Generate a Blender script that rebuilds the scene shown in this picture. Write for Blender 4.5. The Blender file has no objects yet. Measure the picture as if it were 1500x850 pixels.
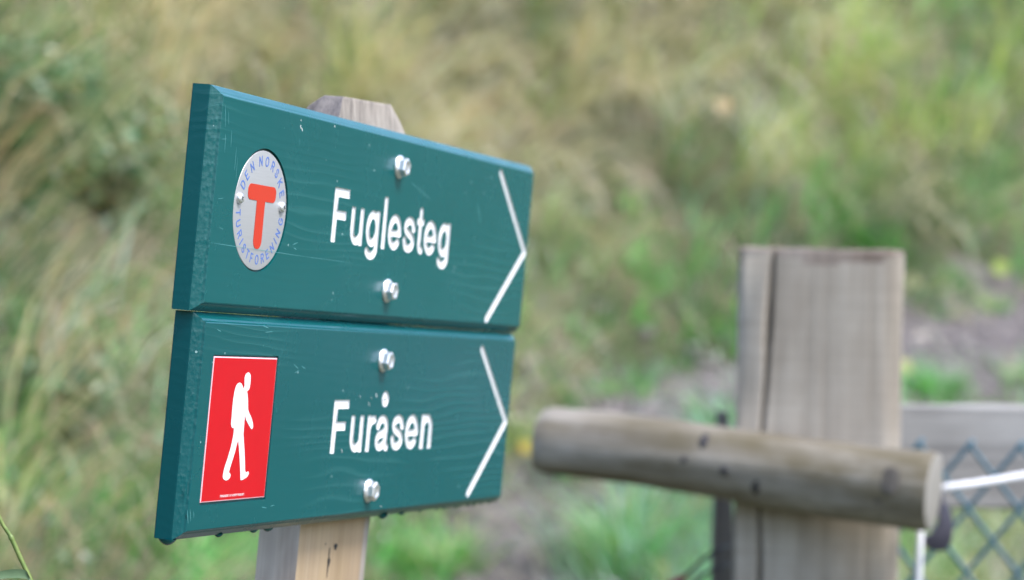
import bpy, bmesh, math, random
import numpy as np
from mathutils import Matrix, Vector
from mathutils.geometry import delaunay_2d_cdt

random.seed(7)
rng = np.random.default_rng(11)
sc = bpy.context.scene
COL = sc.collection
R_ = math.radians

# ------------------------------------------------------------------ camera
FPX, CX, CY = 3646.13, 750.0, 425.0          # focal length in pixels of a 1500 x 850 frame
EYE = np.array([0.0, 0.0, 1.35])
up = np.array([0.02618, -0.99966, 0.032]); up /= np.linalg.norm(up)       # world up seen from the camera
fw = np.array([0, 0, 1.0]); fw = fw - up * (fw @ up); fw /= np.linalg.norm(fw)
M = np.array([np.cross(fw, up), fw, up])      # camera (right, down, forward) -> world


def at(px, py, d):
    return M @ np.array([(px - CX) / FPX * d, (py - CY) / FPX * d, d]) + EYE


def to_px(P):
    c = (P - EYE) @ M
    return CX + FPX * c[:, 0] / c[:, 2], CY + FPX * c[:, 1] / c[:, 2], c[:, 2]


cam = bpy.data.cameras.new('camera')
camo = bpy.data.objects.new('camera', cam)
COL.objects.link(camo)
Rw = np.column_stack([M @ np.array([1, 0, 0]), M @ np.array([0, -1, 0]), M @ np.array([0, 0, -1])])
camo.matrix_world = Matrix.Translation(Vector(EYE)) @ Matrix(Rw.tolist()).to_4x4()
cam.sensor_width = 36
cam.lens = FPX / 1500 * 36
cam.clip_start, cam.clip_end = 0.05, 500
cam.dof.use_dof = True
cam.dof.focus_distance = 1.63
cam.dof.aperture_fstop = 5.7
cam.dof.aperture_blades = 9
sc.camera = camo

# ------------------------------------------------------------------ helpers


def link(name, me, parent=None):
    o = bpy.data.objects.new(name, me)
    COL.objects.link(o)
    if parent is not None:
        o.parent = parent
    return o


def empty(name, mat):
    o = bpy.data.objects.new(name, None)
    o.empty_display_size = 0.05
    COL.objects.link(o)
    o.matrix_world = mat
    return o


def tag(o, label, cat, group=None, kind=None):
    o['label'] = label
    o['category'] = cat
    if group:
        o['group'] = group
    if kind:
        o['kind'] = kind
    return o


class MB:
    def __init__(s):
        s.v, s.f, s.m = [], [], []

    def add(s, vs, fs, m=0):
        b = len(s.v)
        s.v += [tuple(map(float, q)) for q in vs]
        s.f += [tuple(b + i for i in q) for q in fs]
        s.m += [m] * len(fs)
        return b

    def grid(s, rings, closed=True, cap0=False, cap1=False, m=0, mcap=None):
        n = len(rings[0])
        b = s.add([p for r in rings for p in r], [], m)
        fs = []
        for i in range(len(rings) - 1):
            for j in range(n if closed else n - 1):
                k = (j + 1) % n
                fs.append((b + i * n + j, b + i * n + k, b + (i + 1) * n + k, b + (i + 1) * n + j))
        s.f += fs
        s.m += [m] * len(fs)
        mc = m if mcap is None else mcap
        if cap0:
            s.f.append(tuple(b + j for j in range(n))[::-1]); s.m.append(mc)
        if cap1:
            s.f.append(tuple(b + (len(rings) - 1) * n + j for j in range(n))); s.m.append(mc)

    def build(s, name, mats, parent=None, smooth=35, fix=False):
        me = bpy.data.meshes.new(name)
        me.from_pydata(s.v, [], s.f)
        for q in (mats if isinstance(mats, (list, tuple)) else [mats]):
            me.materials.append(q)
        me.polygons.foreach_set('material_index', s.m)
        if fix:
            bm = bmesh.new(); bm.from_mesh(me)
            bmesh.ops.recalc_face_normals(bm, faces=bm.faces)
            bm.to_mesh(me); bm.free()
        if smooth:
            me.polygons.foreach_set('use_smooth', [True] * len(me.polygons))
            me.set_sharp_from_angle(angle=R_(smooth))
        me.update()
        return link(name, me, parent)


def tube(mb, pts, rad, n=8, m=0, caps=True, squash=None):
    pts = [np.array(p, float) for p in pts]
    rads = rad if hasattr(rad, '__len__') else [rad] * len(pts)
    rings, ref = [], None
    for i, p in enumerate(pts):
        t = pts[min(i + 1, len(pts) - 1)] - pts[max(i - 1, 0)]
        t /= np.linalg.norm(t)
        if ref is None:
            ref = np.array([0, 0, 1.0]) if abs(t[2]) < .9 else np.array([1.0, 0, 0])
        u = np.cross(t, ref); u /= np.linalg.norm(u)
        w = np.cross(u, t); ref = w
        rings.append([p + rads[i] * (math.cos(a) * u + math.sin(a) * w) for a in np.linspace(0, 2 * math.pi, n, endpoint=False)])
    mb.grid(rings, True, caps, caps, m)


def spline(P, k=8):
    P = [np.array(p, float) for p in P]
    Q = [2 * P[0] - P[1]] + P + [2 * P[-1] - P[-2]]
    out = []
    for i in range(1, len(Q) - 2):
        a, b, c, d = Q[i - 1:i + 3]
        for t in np.linspace(0, 1, k, endpoint=False):
            out.append(.5 * (2 * b + (c - a) * t + (2 * a - 5 * b + 4 * c - d) * t * t + (3 * b - a - 3 * c + d) * t ** 3))
    out.append(P[-1])
    return out


# ------------------------------------------------------------------ materials
class NT:
    def __init__(s, name):
        s.mat = bpy.data.materials.new(name)
        s.mat.use_nodes = True
        s.t = s.mat.node_tree
        s.b = s.t.nodes['Principled BSDF']
        s.tc = s.n('ShaderNodeTexCoord')

    def n(s, kind, **kw):
        q = s.t.nodes.new(kind)
        for k, v in kw.items():
            setattr(q, k, v)
        return q

    def l(s, a, b):
        s.t.links.new(a, b)

    def set(s, q, k, v):
        if hasattr(v, 'is_linked') or hasattr(v, 'links'):
            s.l(v, q.inputs[k])
        else:
            q.inputs[k].default_value = v

    def vec(s, scale=(1, 1, 1), loc=(0, 0, 0), rot=(0, 0, 0), src=None):
        q = s.n('ShaderNodeMapping')
        s.l(src or s.tc.outputs['Object'], q.inputs['Vector'])
        q.inputs['Scale'].default_value = scale
        q.inputs['Location'].default_value = loc
        q.inputs['Rotation'].default_value = rot
        return q.outputs[0]

    def noise(s, vec, scale=1, detail=3, rough=.55, dist=0):
        q = s.n('ShaderNodeTexNoise')
        s.l(vec, q.inputs['Vector'])
        q.inputs['Scale'].default_value = scale
        q.inputs['Detail'].default_value = detail
        q.inputs['Roughness'].default_value = rough
        q.inputs['Distortion'].default_value = dist
        return q.outputs['Fac']

    def wave(s, vec, scale=1, dist=2, detail=2, dscale=1, dirn='Y', typ='BANDS'):
        q = s.n('ShaderNodeTexWave', wave_type=typ)
        if typ == 'BANDS':
            q.bands_direction = dirn
        s.l(vec, q.inputs['Vector'])
        q.inputs['Scale'].default_value = scale
        q.inputs['Distortion'].default_value = dist
        q.inputs['Detail'].default_value = detail
        q.inputs['Detail Scale'].default_value = dscale
        return q.outputs['Fac']

    def voro(s, vec, scale=1):
        q = s.n('ShaderNodeTexVoronoi')
        s.l(vec, q.inputs['Vector'])
        q.inputs['Scale'].default_value = scale
        return q.outputs['Distance']

    def ramp(s, fac, stops):
        q = s.n('ShaderNodeValToRGB')
        e = q.color_ramp.elements
        while len(e) < len(stops):
            e.new(.5)
        for i, (p, c) in enumerate(stops):
            e[i].position = p
            e[i].color = (c, c, c, 1) if not hasattr(c, '__len__') else (*c, 1)
        s.l(fac, q.inputs[0])
        return q.outputs[0]

    def mix(s, fac, a, b, mode='MIX'):
        q = s.n('ShaderNodeMix', data_type='RGBA', blend_type=mode)
        for k, v in ((0, fac), (6, a), (7, b)):
            if hasattr(v, 'links'):
                s.l(v, q.inputs[k])
            elif k == 0:
                q.inputs[k].default_value = v
            else:
                q.inputs[k].default_value = (*v, 1)
        return q.outputs[2]

    def math(s, op, a, b=0.0, c=None):
        q = s.n('ShaderNodeMath', operation=op)
        for i, v in enumerate((a, b, c)):
            if v is None:
                continue
            if hasattr(v, 'links'):
                s.l(v, q.inputs[i])
            else:
                q.inputs[i].default_value = v
        return q.outputs[0]

    def sep(s, vec):
        q = s.n('ShaderNodeSeparateXYZ')
        s.l(vec, q.inputs[0])
        return q.outputs

    def bump(s, h, strength=.3, dist=.001, prev=None):
        q = s.n('ShaderNodeBump')
        s.l(h, q.inputs['Height'])
        q.inputs['Strength'].default_value = strength
        q.inputs['Distance'].default_value = dist
        if prev is not None:
            s.l(prev, q.inputs['Normal'])
        return q.outputs[0]

    def out(s, col=None, rough=.5, metal=0, normal=None, **kw):
        if col is not None:
            s.set(s.b, 'Base Color', col if hasattr(col, 'links') else (*col, 1))
        s.set(s.b, 'Roughness', rough)
        s.b.inputs['Metallic'].default_value = metal
        if normal is not None:
            s.l(normal, s.b.inputs['Normal'])
        for k, v in kw.items():
            s.b.inputs[k.replace('_', ' ')].default_value = v
        return s.mat


def teal_paint(name, seed, base, xe):
    k = NT(name)
    o = k.tc.outputs['Object']
    x, y, z = k.sep(o)
    # growth rings of the sawn board: cathedral arches that run along the plank
    v = k.vec((1.7, 9.0, 9.0), (seed, seed * .7, .3))
    warp = k.noise(k.vec((2.2, 5, 5), (seed * 2, 1, 1)), 1, 2)
    rings = k.math('MULTIPLY', k.wave(v, 4.6, 16.0, 2, .5), k.ramp(k.noise(k.vec((4, 9, 9), (seed, 5, 0)), 1, 2), [(.35, .3), (.62, 1)]))
    fib = k.noise(k.vec((14, 900, 900), (seed, 0, 0)), 1, 3, .6)
    orange = k.noise(k.vec((1, 1, 1)), 260, 2, .5)
    end = k.math('LESS_THAN', x, xe)
    bub = k.noise(k.vec((1.6, .8, 1.6), (seed, 0, 0)), 260, 1, .4)
    rip = k.wave(k.vec((1, 1, 1)), 95, 4, 2, 1.5, 'Y')
    cham = k.math('MULTIPLY', end, k.math('ADD', k.math('MULTIPLY', k.math('GREATER_THAN', z, .0029), .88), .12))
    endh = k.math('MULTIPLY', k.math('ADD', k.math('MULTIPLY', k.math('POWER', bub, 3.0), 2.6), k.math('MULTIPLY', rip, .08)), cham)
    n1 = k.bump(k.ramp(rings, [(.0, 0), (.75, .6), (.9, 1), (1, .2)]), .15, .0004)
    n2 = k.bump(fib, .22, .0002, n1)
    n3 = k.bump(orange, .08, .0003, n2)
    n4 = k.bump(endh, .16, .0011, n3)
    col = k.mix(k.noise(k.vec((3, 8, 8), (seed, 2, 0)), 2, 3), tuple(c * .93 for c in base), tuple(c * 1.08 for c in base))
    col = k.mix(k.math('MULTIPLY', k.ramp(rings, [(.72, 0), (.97, 1)]), .08), col, (.10, .30, .30))
    # tiny pale chips where the paint is nicked
    d = k.voro(k.vec((1, 1, 1), (seed, seed, 0)), 115)
    pick = k.noise(k.vec((1, 1, 1), (seed * 3, 0, 0)), 30, 1)
    chip = k.math('MULTIPLY', k.math('LESS_THAN', d, .09), k.math('GREATER_THAN', pick, .63))
    col = k.mix(k.math('MULTIPLY', chip, .5), col, (.42, .60, .60))
    rough = k.ramp(k.noise(k.vec((1, 1, 1)), 24, 4), [(.3, .20), (.7, .30)])
    return k.out(col, rough, 0, n4, Specular_IOR_Level=.42)


def plain(name, col, rough=.5, metal=0, nscale=200, bump=.1, var=.1, dist=.0003, stretch=(1, 1, 1), **kw):
    k = NT(name)
    f = k.noise(k.vec(stretch), nscale, 3)
    c = k.mix(f, tuple(q * (1 - var) for q in col), tuple(min(1, q * (1 + var)) for q in col))
    return k.out(c, rough, metal, k.bump(f, bump, dist) if bump else None, **kw)


def wood(name, dark, mid, light, axis='Z', kerf=0.0, fib=70, stain=None, knots=0.0, seed=0.0, bump=.5):
    k = NT(name)
    lo = .9
    sc_ = {'Z': (fib, fib, lo), 'X': (lo, fib, fib)}[axis]
    f1 = k.noise(k.vec(sc_, (seed, seed, seed)), 1, 5, .65, .4)
    f2 = k.noise(k.vec(tuple(q * 3.2 for q in sc_), (seed + 4, 0, 1)), 1, 3, .6)
    f3 = k.noise(k.vec((1, 1, 1), (seed, 3, 0)), 7, 4)
    c = k.ramp(f1, [(.25, dark), (.5, mid), (.75, light)])
    c = k.mix(k.ramp(f2, [(.3, .32), (.62, 0)]), c, tuple(q * .45 for q in dark))
    c = k.mix(k.ramp(f3, [(.42, 0), (.7, .5)]), c, tuple(q * 1.08 for q in light))
    nrm = k.bump(f1, bump, .003)
    nrm = k.bump(f2, bump * .8, .0012, nrm)
    if kerf:
        w = k.noise(k.vec((4, 4, 210) if axis == 'Z' else (210, 4, 4), (0, seed, 0)), 1, 2, .5)
        nrm = k.bump(w, kerf, .0015, nrm)
        c = k.mix(k.ramp(w, [(.35, kerf * .5), (.6, 0)]), c, tuple(q * .5 for q in dark))
    if stain:
        s_ = k.noise(k.vec((1, 1, .4) if axis == 'Z' else (.35, 1, 1), (seed + 9, 0, 0)), 14, 4, .6)
        c = k.mix(k.ramp(s_, [(.42, 0), (.66, stain[1])]), c, stain[0])
    return k.out(c, .82, 0, nrm, Specular_IOR_Level=.3)


M_TEAL_A = teal_paint('teal_paint_upper', 1.3, (.0005, .080, .085), -.2984)
M_TEAL_B = teal_paint('teal_paint_lower', 4.1, (.0005, .072, .080), -.2920)
M_POCKET = plain('teal_pocket', (.007, .06, .07), .4, var=.1)
M_WHITE = plain('white_routed_paint', (.66, .66, .67), .42, nscale=900, bump=.15, var=.03)
M_SCR = plain('scratch_teal', (.07, .25, .26), .6, bump=0)
M_CHIP = plain('bare_chip', (.7, .72, .72), .6, bump=0)
M_RED = plain('red_plate_enamel', (.46, .001, .008), .36, nscale=60, bump=.05, var=.06, Specular_IOR_Level=.3)
M_PEDGE = plain('plate_edge_lit', (.80, .45, .50), .4)  # light catching the plate's rim, painted in as pale pink
M_FIG = plain('white_print', (.66, .65, .66), .4, bump=0, var=.02)
M_ALU = plain('brushed_aluminium', (.37, .37, .375), .5, .35, nscale=1, stretch=(60, 900, 900), bump=.25, var=.07, dist=.0002)
M_ORANGE = plain('red_orange_enamel', (.48, .026, .009), .35, bump=.05, var=.04, Coat_Weight=.2)
M_BLUE = plain('blue_print', (.07, .14, .40), .5, bump=0, var=.1)
M_ZINC = plain('zinc_plated_steel', (.78, .78, .81), .37, .85, nscale=500, bump=.25, var=.1)
M_STEEL = plain('dull_steel', (.22, .22, .26), .45, .7, nscale=300, bump=.2, var=.2)
M_HOLE = plain('dark_recess', (.012, .012, .014), .7, bump=0)
M_PLANK_F = wood('tan_plank_wood', (.21, .14, .078), (.345, .25, .15), (.41, .315, .20), 'Z', 0, 80, ((.30, .24, .20), .35), seed=2)
M_PLANK_S = wood('grey_plank_side', (.31, .27, .24), (.45, .40, .36), (.56, .51, .46), 'Z', 0, 60, ((.17, .11, .09), .6), seed=5)
M_PLANK_T = wood('weathered_plank_top', (.07, .062, .062), (.15, .135, .135), (.24, .215, .20), 'Z', 0, 120, seed=8)
M_POST = wood('grey_post_wood', (.19, .163, .13), (.325, .29, .245), (.425, .388, .338), 'Z', .30, 46, ((.20, .165, .13), .5), seed=1)
M_POSTTOP = wood('wet_post_end', (.075, .055, .042), (.17, .13, .105), (.30, .265, .235), 'Z', 0, 34, seed=3)
M_LOG = wood('weathered_log_wood', (.105, .088, .062), (.26, .235, .20), (.42, .395, .36), 'X', 0, 30, ((.095, .078, .042), .9), seed=6, bump=.8)
M_LOGEND = wood('sawn_log_end', (.17, .155, .13), (.25, .235, .21), (.31, .295, .27), 'Z', 0, 40, seed=7)
M_RAIL = wood('grey_rail_wood', (.15, .142, .135), (.235, .225, .215), (.32, .31, .30), 'X', 0, 50, ((.37, .36, .35), .6), seed=9)
M_STILE = wood('dark_stile_wood', (.09, .08, .07), (.17, .155, .14), (.27, .25, .23), 'Z', 0, 60, seed=12)
M_WIRE = plain('green_coated_wire', (.038, .105, .145), .4, nscale=80, bump=.1, var=.25)
M_ROPE = plain('white_cord', (.66, .66, .69), .7, nscale=500, bump=.4, var=.08)
M_CABLE = plain('dark_cable', (.035, .033, .036), .5, var=.3)
M_REDCAP = plain('dull_red_plastic', (.22, .035, .030), .5, var=.2)


def foliage_mat(name, trans=.5, rough=.5):
    k = NT(name)
    a = k.n('ShaderNodeAttribute', attribute_name='col')
    k.t.nodes.remove(k.b)
    d = k.n('ShaderNodeBsdfDiffuse'); t = k.n('ShaderNodeBsdfTranslucent'); g = k.n('ShaderNodeBsdfGlossy')
    g.inputs['Roughness'].default_value = rough
    g.inputs['Color'].default_value = (.92, .97, 1, 1)
    tint = k.mix(1.0, a.outputs['Color'], (1.0, 1.05, .7), 'MULTIPLY')
    k.l(a.outputs['Color'], d.inputs['Color']); k.l(tint, t.inputs['Color'])
    m1 = k.n('ShaderNodeMixShader'); m1.inputs[0].default_value = trans
    k.l(d.outputs[0], m1.inputs[1]); k.l(t.outputs[0], m1.inputs[2])
    m2 = k.n('ShaderNodeMixShader'); m2.inputs[0].default_value = .07
    k.l(m1.outputs[0], m2.inputs[1]); k.l(g.outputs[0], m2.inputs[2])
    k.l(m2.outputs[0], k.t.nodes['Material Output'].inputs[0])
    return k.mat


M_GRASS = foliage_mat('grass_blades')
M_LEAF = foliage_mat('leaf_blades', .3, .4)


# ------------------------------------------------------------------ outlines from strokes (routed letters)
def contours(strokes, pad=1.5, h=.22):
    """strokes: ('c', [(x,y)...], r) round-ended polyline or ('b', x0,y0,x1,y1, round) box. Returns closed loops in the same unit."""
    xs, ys = [], []
    for s in strokes:
        if s[0] == 'c':
            a = np.array(s[1]); xs += [a[:, 0].min() - s[2], a[:, 0].max() + s[2]]; ys += [a[:, 1].min() - s[2], a[:, 1].max() + s[2]]
        else:
            xs += [s[1], s[3]]; ys += [s[2], s[4]]
    gx = np.arange(min(xs) - pad, max(xs) + pad, h); gy = np.arange(min(ys) - pad, max(ys) + pad, h)
    X, Y = np.meshgrid(gx + .013, gy + .017, indexing='ij')
    D = np.full(X.shape, 1e9)
    for s in strokes:
        if s[0] == 'c':
            P = np.array(s[1], float)
            for (ax, ay), (bx, by) in zip(P[:-1], P[1:]):
                dx, dy = bx - ax, by - ay
                t = np.clip(((X - ax) * dx + (Y - ay) * dy) / (dx * dx + dy * dy + 1e-12), 0, 1)
                D = np.minimum(D, np.hypot(X - ax - t * dx, Y - ay - t * dy) - s[2])
        else:
            _, x0, y0, x1, y1, r = s
            qx = np.abs(X - (x0 + x1) / 2) - (x1 - x0) / 2 + r; qy = np.abs(Y - (y0 + y1) / 2) - (y1 - y0) / 2 + r
            D = np.minimum(D, np.hypot(np.maximum(qx, 0), np.maximum(qy, 0)) + np.minimum(np.maximum(qx, qy), 0) - r)
    segs = {}
    nx, ny = D.shape

    def ep(i, j, k):       # crossing point on edge k of cell (i, j)
        (a, b), (c, d) = [((i, j), (i + 1, j)), ((i + 1, j), (i + 1, j + 1)), ((i, j + 1), (i + 1, j + 1)), ((i, j), (i, j + 1))][k]
        t = D[a, b] / (D[a, b] - D[c, d])
        return (X[a, b] + t * (X[c, d] - X[a, b]), Y[a, b] + t * (Y[c, d] - Y[a, b]))

    def key(i, j, k):
        return (i, j, 'h') if k == 0 else (i + 1, j, 'v') if k == 1 else (i, j + 1, 'h') if k == 2 else (i, j, 'v')
    T = {1: [(3, 0)], 2: [(0, 1)], 3: [(3, 1)], 4: [(1, 2)], 5: [(3, 2), (1, 0)], 6: [(0, 2)], 7: [(3, 2)], 8: [(2, 3)], 9: [(2, 0)], 10: [(0, 3), (2, 1)], 11: [(2, 1)], 12: [(1, 3)], 13: [(1, 0)], 14: [(0, 3)]}
    I = D < 0
    code = I[:-1, :-1] * 1 + I[1:, :-1] * 2 + I[1:, 1:] * 4 + I[:-1, 1:] * 8
    pts = {}
    for i, j in zip(*np.nonzero((code > 0) & (code < 15))):
        for a, b in T[int(code[i, j])]:
            ka, kb = key(i, j, a), key(i, j, b)
            pts[ka], pts[kb] = ep(i, j, a), ep(i, j, b)
            segs[ka] = kb
    loops = []
    while segs:
        k0, k = next(iter(segs)), None
        L, k = [], k0
        while k in segs:
            L.append(pts[k]); k = segs.pop(k)
        loops.append(simplify(L, .045))
    return [l for l in loops if len(l) > 4]


def simplify(L, tol):
    L = np.array(L)

    def dp(a):
        if len(a) < 3:
            return a
        p, q = a[0], a[-1]; d = q - p; n = np.hypot(*d) + 1e-12
        e = np.abs(d[0] * (a[:, 1] - p[1]) - d[1] * (a[:, 0] - p[0])) / n
        i = int(e.argmax())
        if e[i] < tol:
            return np.array([p, q])
        return np.vstack([dp(a[:i + 1])[:-1], dp(a[i:])])
    h = len(L) // 2
    out = np.vstack([dp(L[:h + 1])[:-1], dp(np.vstack([L[h:], L[:1]]))[:-1]])
    return [tuple(p) for p in out]


def inside(px, py, loops):
    c = np.zeros(len(px), bool)
    for L in loops:
        L = np.array(L); x0, y0 = L[:, 0], L[:, 1]; x1, y1 = np.roll(x0, -1), np.roll(y0, -1)
        for a, b, e, d in zip(x0, y0, x1, y1):
            if b != d:
                c ^= ((b > py) != (d > py)) & (px < (e - a) * (py - b) / (d - b) + a)
    return c


def fill(loops):
    """triangulated flat face bounded by loops (even-odd)."""
    V, E = [], []
    for L in loops:
        b = len(V)
        V += [Vector((float(p[0]), float(p[1]))) for p in L]
        E += [(b + i, b + (i + 1) % len(L)) for i in range(len(L))]
    vs, es, fs, *_ = delaunay_2d_cdt(V, E, [], 0, 1e-7)
    A = np.array([tuple(v) for v in vs]); F = np.array([tuple(f) for f in fs])
    c = A[F].mean(1)
    return A, F[inside(c[:, 0], c[:, 1], loops)]


def add_fill(mb, loops, z, m=0, f3=None):
    A, F = fill(loops)
    F = [f if np.cross(A[f[1]] - A[f[0]], A[f[2]] - A[f[0]]) > 0 else f[::-1] for f in F]
    mb.add([(p[0], p[1], z) for p in A], [tuple(int(i) for i in f) for f in F], m)


def add_walls(mb, loops, z0, z1, m=0):
    for L in loops:
        n = len(L)
        mb.add([(p[0], p[1], z0) for p in L] + [(p[0], p[1], z1) for p in L], [(i, (i + 1) % n, n + (i + 1) % n, n + i) for i in range(n)], m)


def slab(mb, loops, z0, z1, m=0, ms=None):
    add_fill(mb, loops, z1, m)
    add_walls(mb, loops, z0, z1, m if ms is None else ms)


def circ(cx, cy, r, n=96):
    return [(cx + r * math.cos(a), cy + r * math.sin(a)) for a in np.linspace(0, 2 * math.pi, n, endpoint=False)]


def arc(cx, cy, rx, ry, a0, a1, n=22):
    return [(cx + rx * math.cos(a), cy + ry * math.sin(a)) for a in np.linspace(R_(a0), R_(a1), n)]


RR = 3.1


def glyph(ch):
    if ch == 'F':
        return [('b', 4, 0, 11, 39, .6), ('b', 4, 32.4, 30.2, 39, .6), ('b', 4, 16.5, 27, 23, .6)]
    if ch == 'l':
        return [('b', 2.9, 0, 9.3, 39, .9)]
    if ch == 'u':
        return [('b', 3.7, 10, 10.1, 27.5, .7), ('b', 19.9, 0, 26.3, 27.5, .7), ('c', arc(15, 11.6, 8.1, 8.4, 180, 320), RR), ('c', [(6.9, 15), (6.9, 11)], RR)]
    if ch == 'n':
        return [('b', 3.7, 0, 10.1, 27.3, .7), ('b', 19.9, 0, 26.3, 16.5, .7), ('c', arc(15, 15.9, 8.1, 8.4, 0, 140), RR), ('c', [(23.1, 12), (23.1, 16)], RR)]
    if ch == 'r':
        return [('b', 3.7, 0, 10.1, 27.3, .7), ('c', spline([(6.9, 15), (8.3, 20), (11.5, 23.3), (16.2, 24.1)]), RR)]
    if ch == 'g':
        return [('c', arc(14.2, 13.9, 8.7, 10.4, 0, 360, 44), RR), ('b', 19.9, 0, 26.3, 27.5, .7), ('c', [(23.1, 4), (23.1, 0)] + arc(14.3, 0, 8.8, 6.0, 0, -150)[1:], RR)]
    if ch == 'e':
        return [('c', arc(14.9, 13.75, 9.5, 10.4, -2, 318, 44), RR), ('b', 6, 10.4, 25.6, 15.4, .8)]
    if ch == 's':
        return [('c', spline([(22, 18.6), (19.4, 22.8), (13.8, 24.3), (8.2, 22.7), (6.0, 19.2), (8.2, 16.2), (13.8, 14), (19.5, 11.8), (21.9, 8.4), (19.8, 4.8), (14, 3.2), (8.2, 4.4), (5.2, 9)], 6), RR)]
    if ch == 't':
        return [('c', [(8.2, 33), (8.2, 9)] + arc(12.8, 8, 4.6, 4.8, 180, 275), RR), ('b', 1.0, 22.2, 15, 27.3, 1.0)]
    if ch in 'a\u00e5':
        s = [('c', spline([(5.8, 19.0), (8.6, 23), (14, 24.2), (19.3, 22.6), (21.3, 18.4), (21.2, 12), (21.3, 6.5), (22.2, 3.3), (24.3, 2.9)], 6), RR),
             ('c', spline([(21.2, 14.6), (14, 13.2), (8, 11.7), (5.4, 8.3), (7.2, 4.4), (11.6, 3.2), (17.2, 4.8), (21.2, 9.6)], 6), RR)]
        if ch == '\u00e5':
            s.append(('c', arc(14.6, 39.4, 3.7, 3.5, 0, 360, 24), 2.5))
        return s


ADV = {'F': 33, 'u': 30, 'g': 30, 'l': 12.2, 'e': 30, 's': 27, 't': 15.5, 'r': 18.3, '\u00e5': 30, 'n': 30}


def word(text, x0, y0, sx):
    out, x = [], 0
    for ch in text:
        for L in contours(glyph(ch)):
            out.append([((x0 + (px + x) * sx) * .001, (y0 + py) * .001) for px, py in L])
        x += ADV[ch]
    return out


CAPS = {  # thin capitals in a unit cell, width then strokes
    'D': (.66, [[(.0, 0), (0, 1), (.3, 1)] + [(.3 + .36 * math.sin(a), .5 + .5 * math.cos(a)) for a in np.linspace(0, math.pi, 12)] + [(0, 0)]]),
    'E': (.52, [[(.52, 1), (0, 1), (0, 0), (.52, 0)], [(0, .52), (.46, .52)]]),
    'N': (.62, [[(0, 0), (0, 1), (.62, 0), (.62, 1)]]),
    'O': (.74, [arc(.37, .5, .37, .5, 0, 360, 26)]),
    'R': (.60, [[(0, 0), (0, 1), (.34, 1)] + arc(.34, .75, .24, .25, 90, -90, 10) + [(0, .5)], [(.32, .5), (.6, 0)]]),
    'S': (.58, [spline([(.56, .78), (.44, .96), (.28, 1), (.08, .9), (.04, .72), (.2, .56), (.42, .44), (.56, .26), (.48, .06), (.28, 0), (.1, .05), (.0, .24)], 4)]),
    'K': (.60, [[(0, 0), (0, 1)], [(.57, 1), (0, .42)], [(.18, .6), (.6, 0)]]),
    'T': (.60, [[(0, 1), (.6, 1)], [(.3, 1), (.3, 0)]]),
    'U': (.62, [[(0, 1), (0, .3)] + arc(.31, .3, .31, .3, 180, 360, 12) + [(.62, 1)]]),
    'I': (.0, [[(0, 0), (0, 1)]]),
    'F': (.50, [[(.5, 1), (0, 1), (0, 0)], [(0, .5), (.44, .5)]]),
    'G': (.70, [arc(.37, .5, .37, .5, 45, 330, 22) + [(.72, .45), (.42, .45)]]),
    'A': (.66, [[(0, 0), (.33, 1), (.66, 0)], [(.12, .34), (.54, .34)]]),
    'P': (.56, [[(0, 0), (0, 1), (.32, 1)] + arc(.32, .75, .24, .25, 90, -90, 10) + [(0, .5)]]),
    'V': (.64, [[(0, 1), (.32, 0), (.64, 1)]]),
}


def caps_at(ch, cx, cy, rot, hgt, r):
    w, st = CAPS[ch]
    S = [('c', [((x - w / 2) * hgt, (y - .5) * hgt) for x, y in q], r) for q in st]
    ca, sa = math.cos(rot), math.sin(rot)
    return [[((cx + x * ca - y * sa) * .001, (cy + x * sa + y * ca) * .001) for x, y in L] for L in contours(S, .5, .11 if hgt > 3 else .05)]


# ------------------------------------------------------------------ the two sign boards (board frame: X along, Y up, Z out of the face)
BR = np.eye(3)
_r = np.array([-2.532740855311174, -0.1253471106472599, -1.773035981548021]); _t = np.linalg.norm(_r); _k = _r / _t
_K = np.array([[0, -_k[2], _k[1]], [_k[2], 0, -_k[0]], [-_k[1], _k[0], 0]])
BR = np.eye(3) + math.sin(_t) * _K + (1 - math.cos(_t)) * _K @ _K
BT = np.array([-0.18571255942473877, -0.13067568308281596, 1.5844017648943236])
BW = Matrix.Translation(Vector(M @ BT + EYE)) @ Matrix((M @ BR).tolist()).to_4x4()
H, TH, GAP, CH, CZ = .145, .02004, .00218, .0065, .0064


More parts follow.
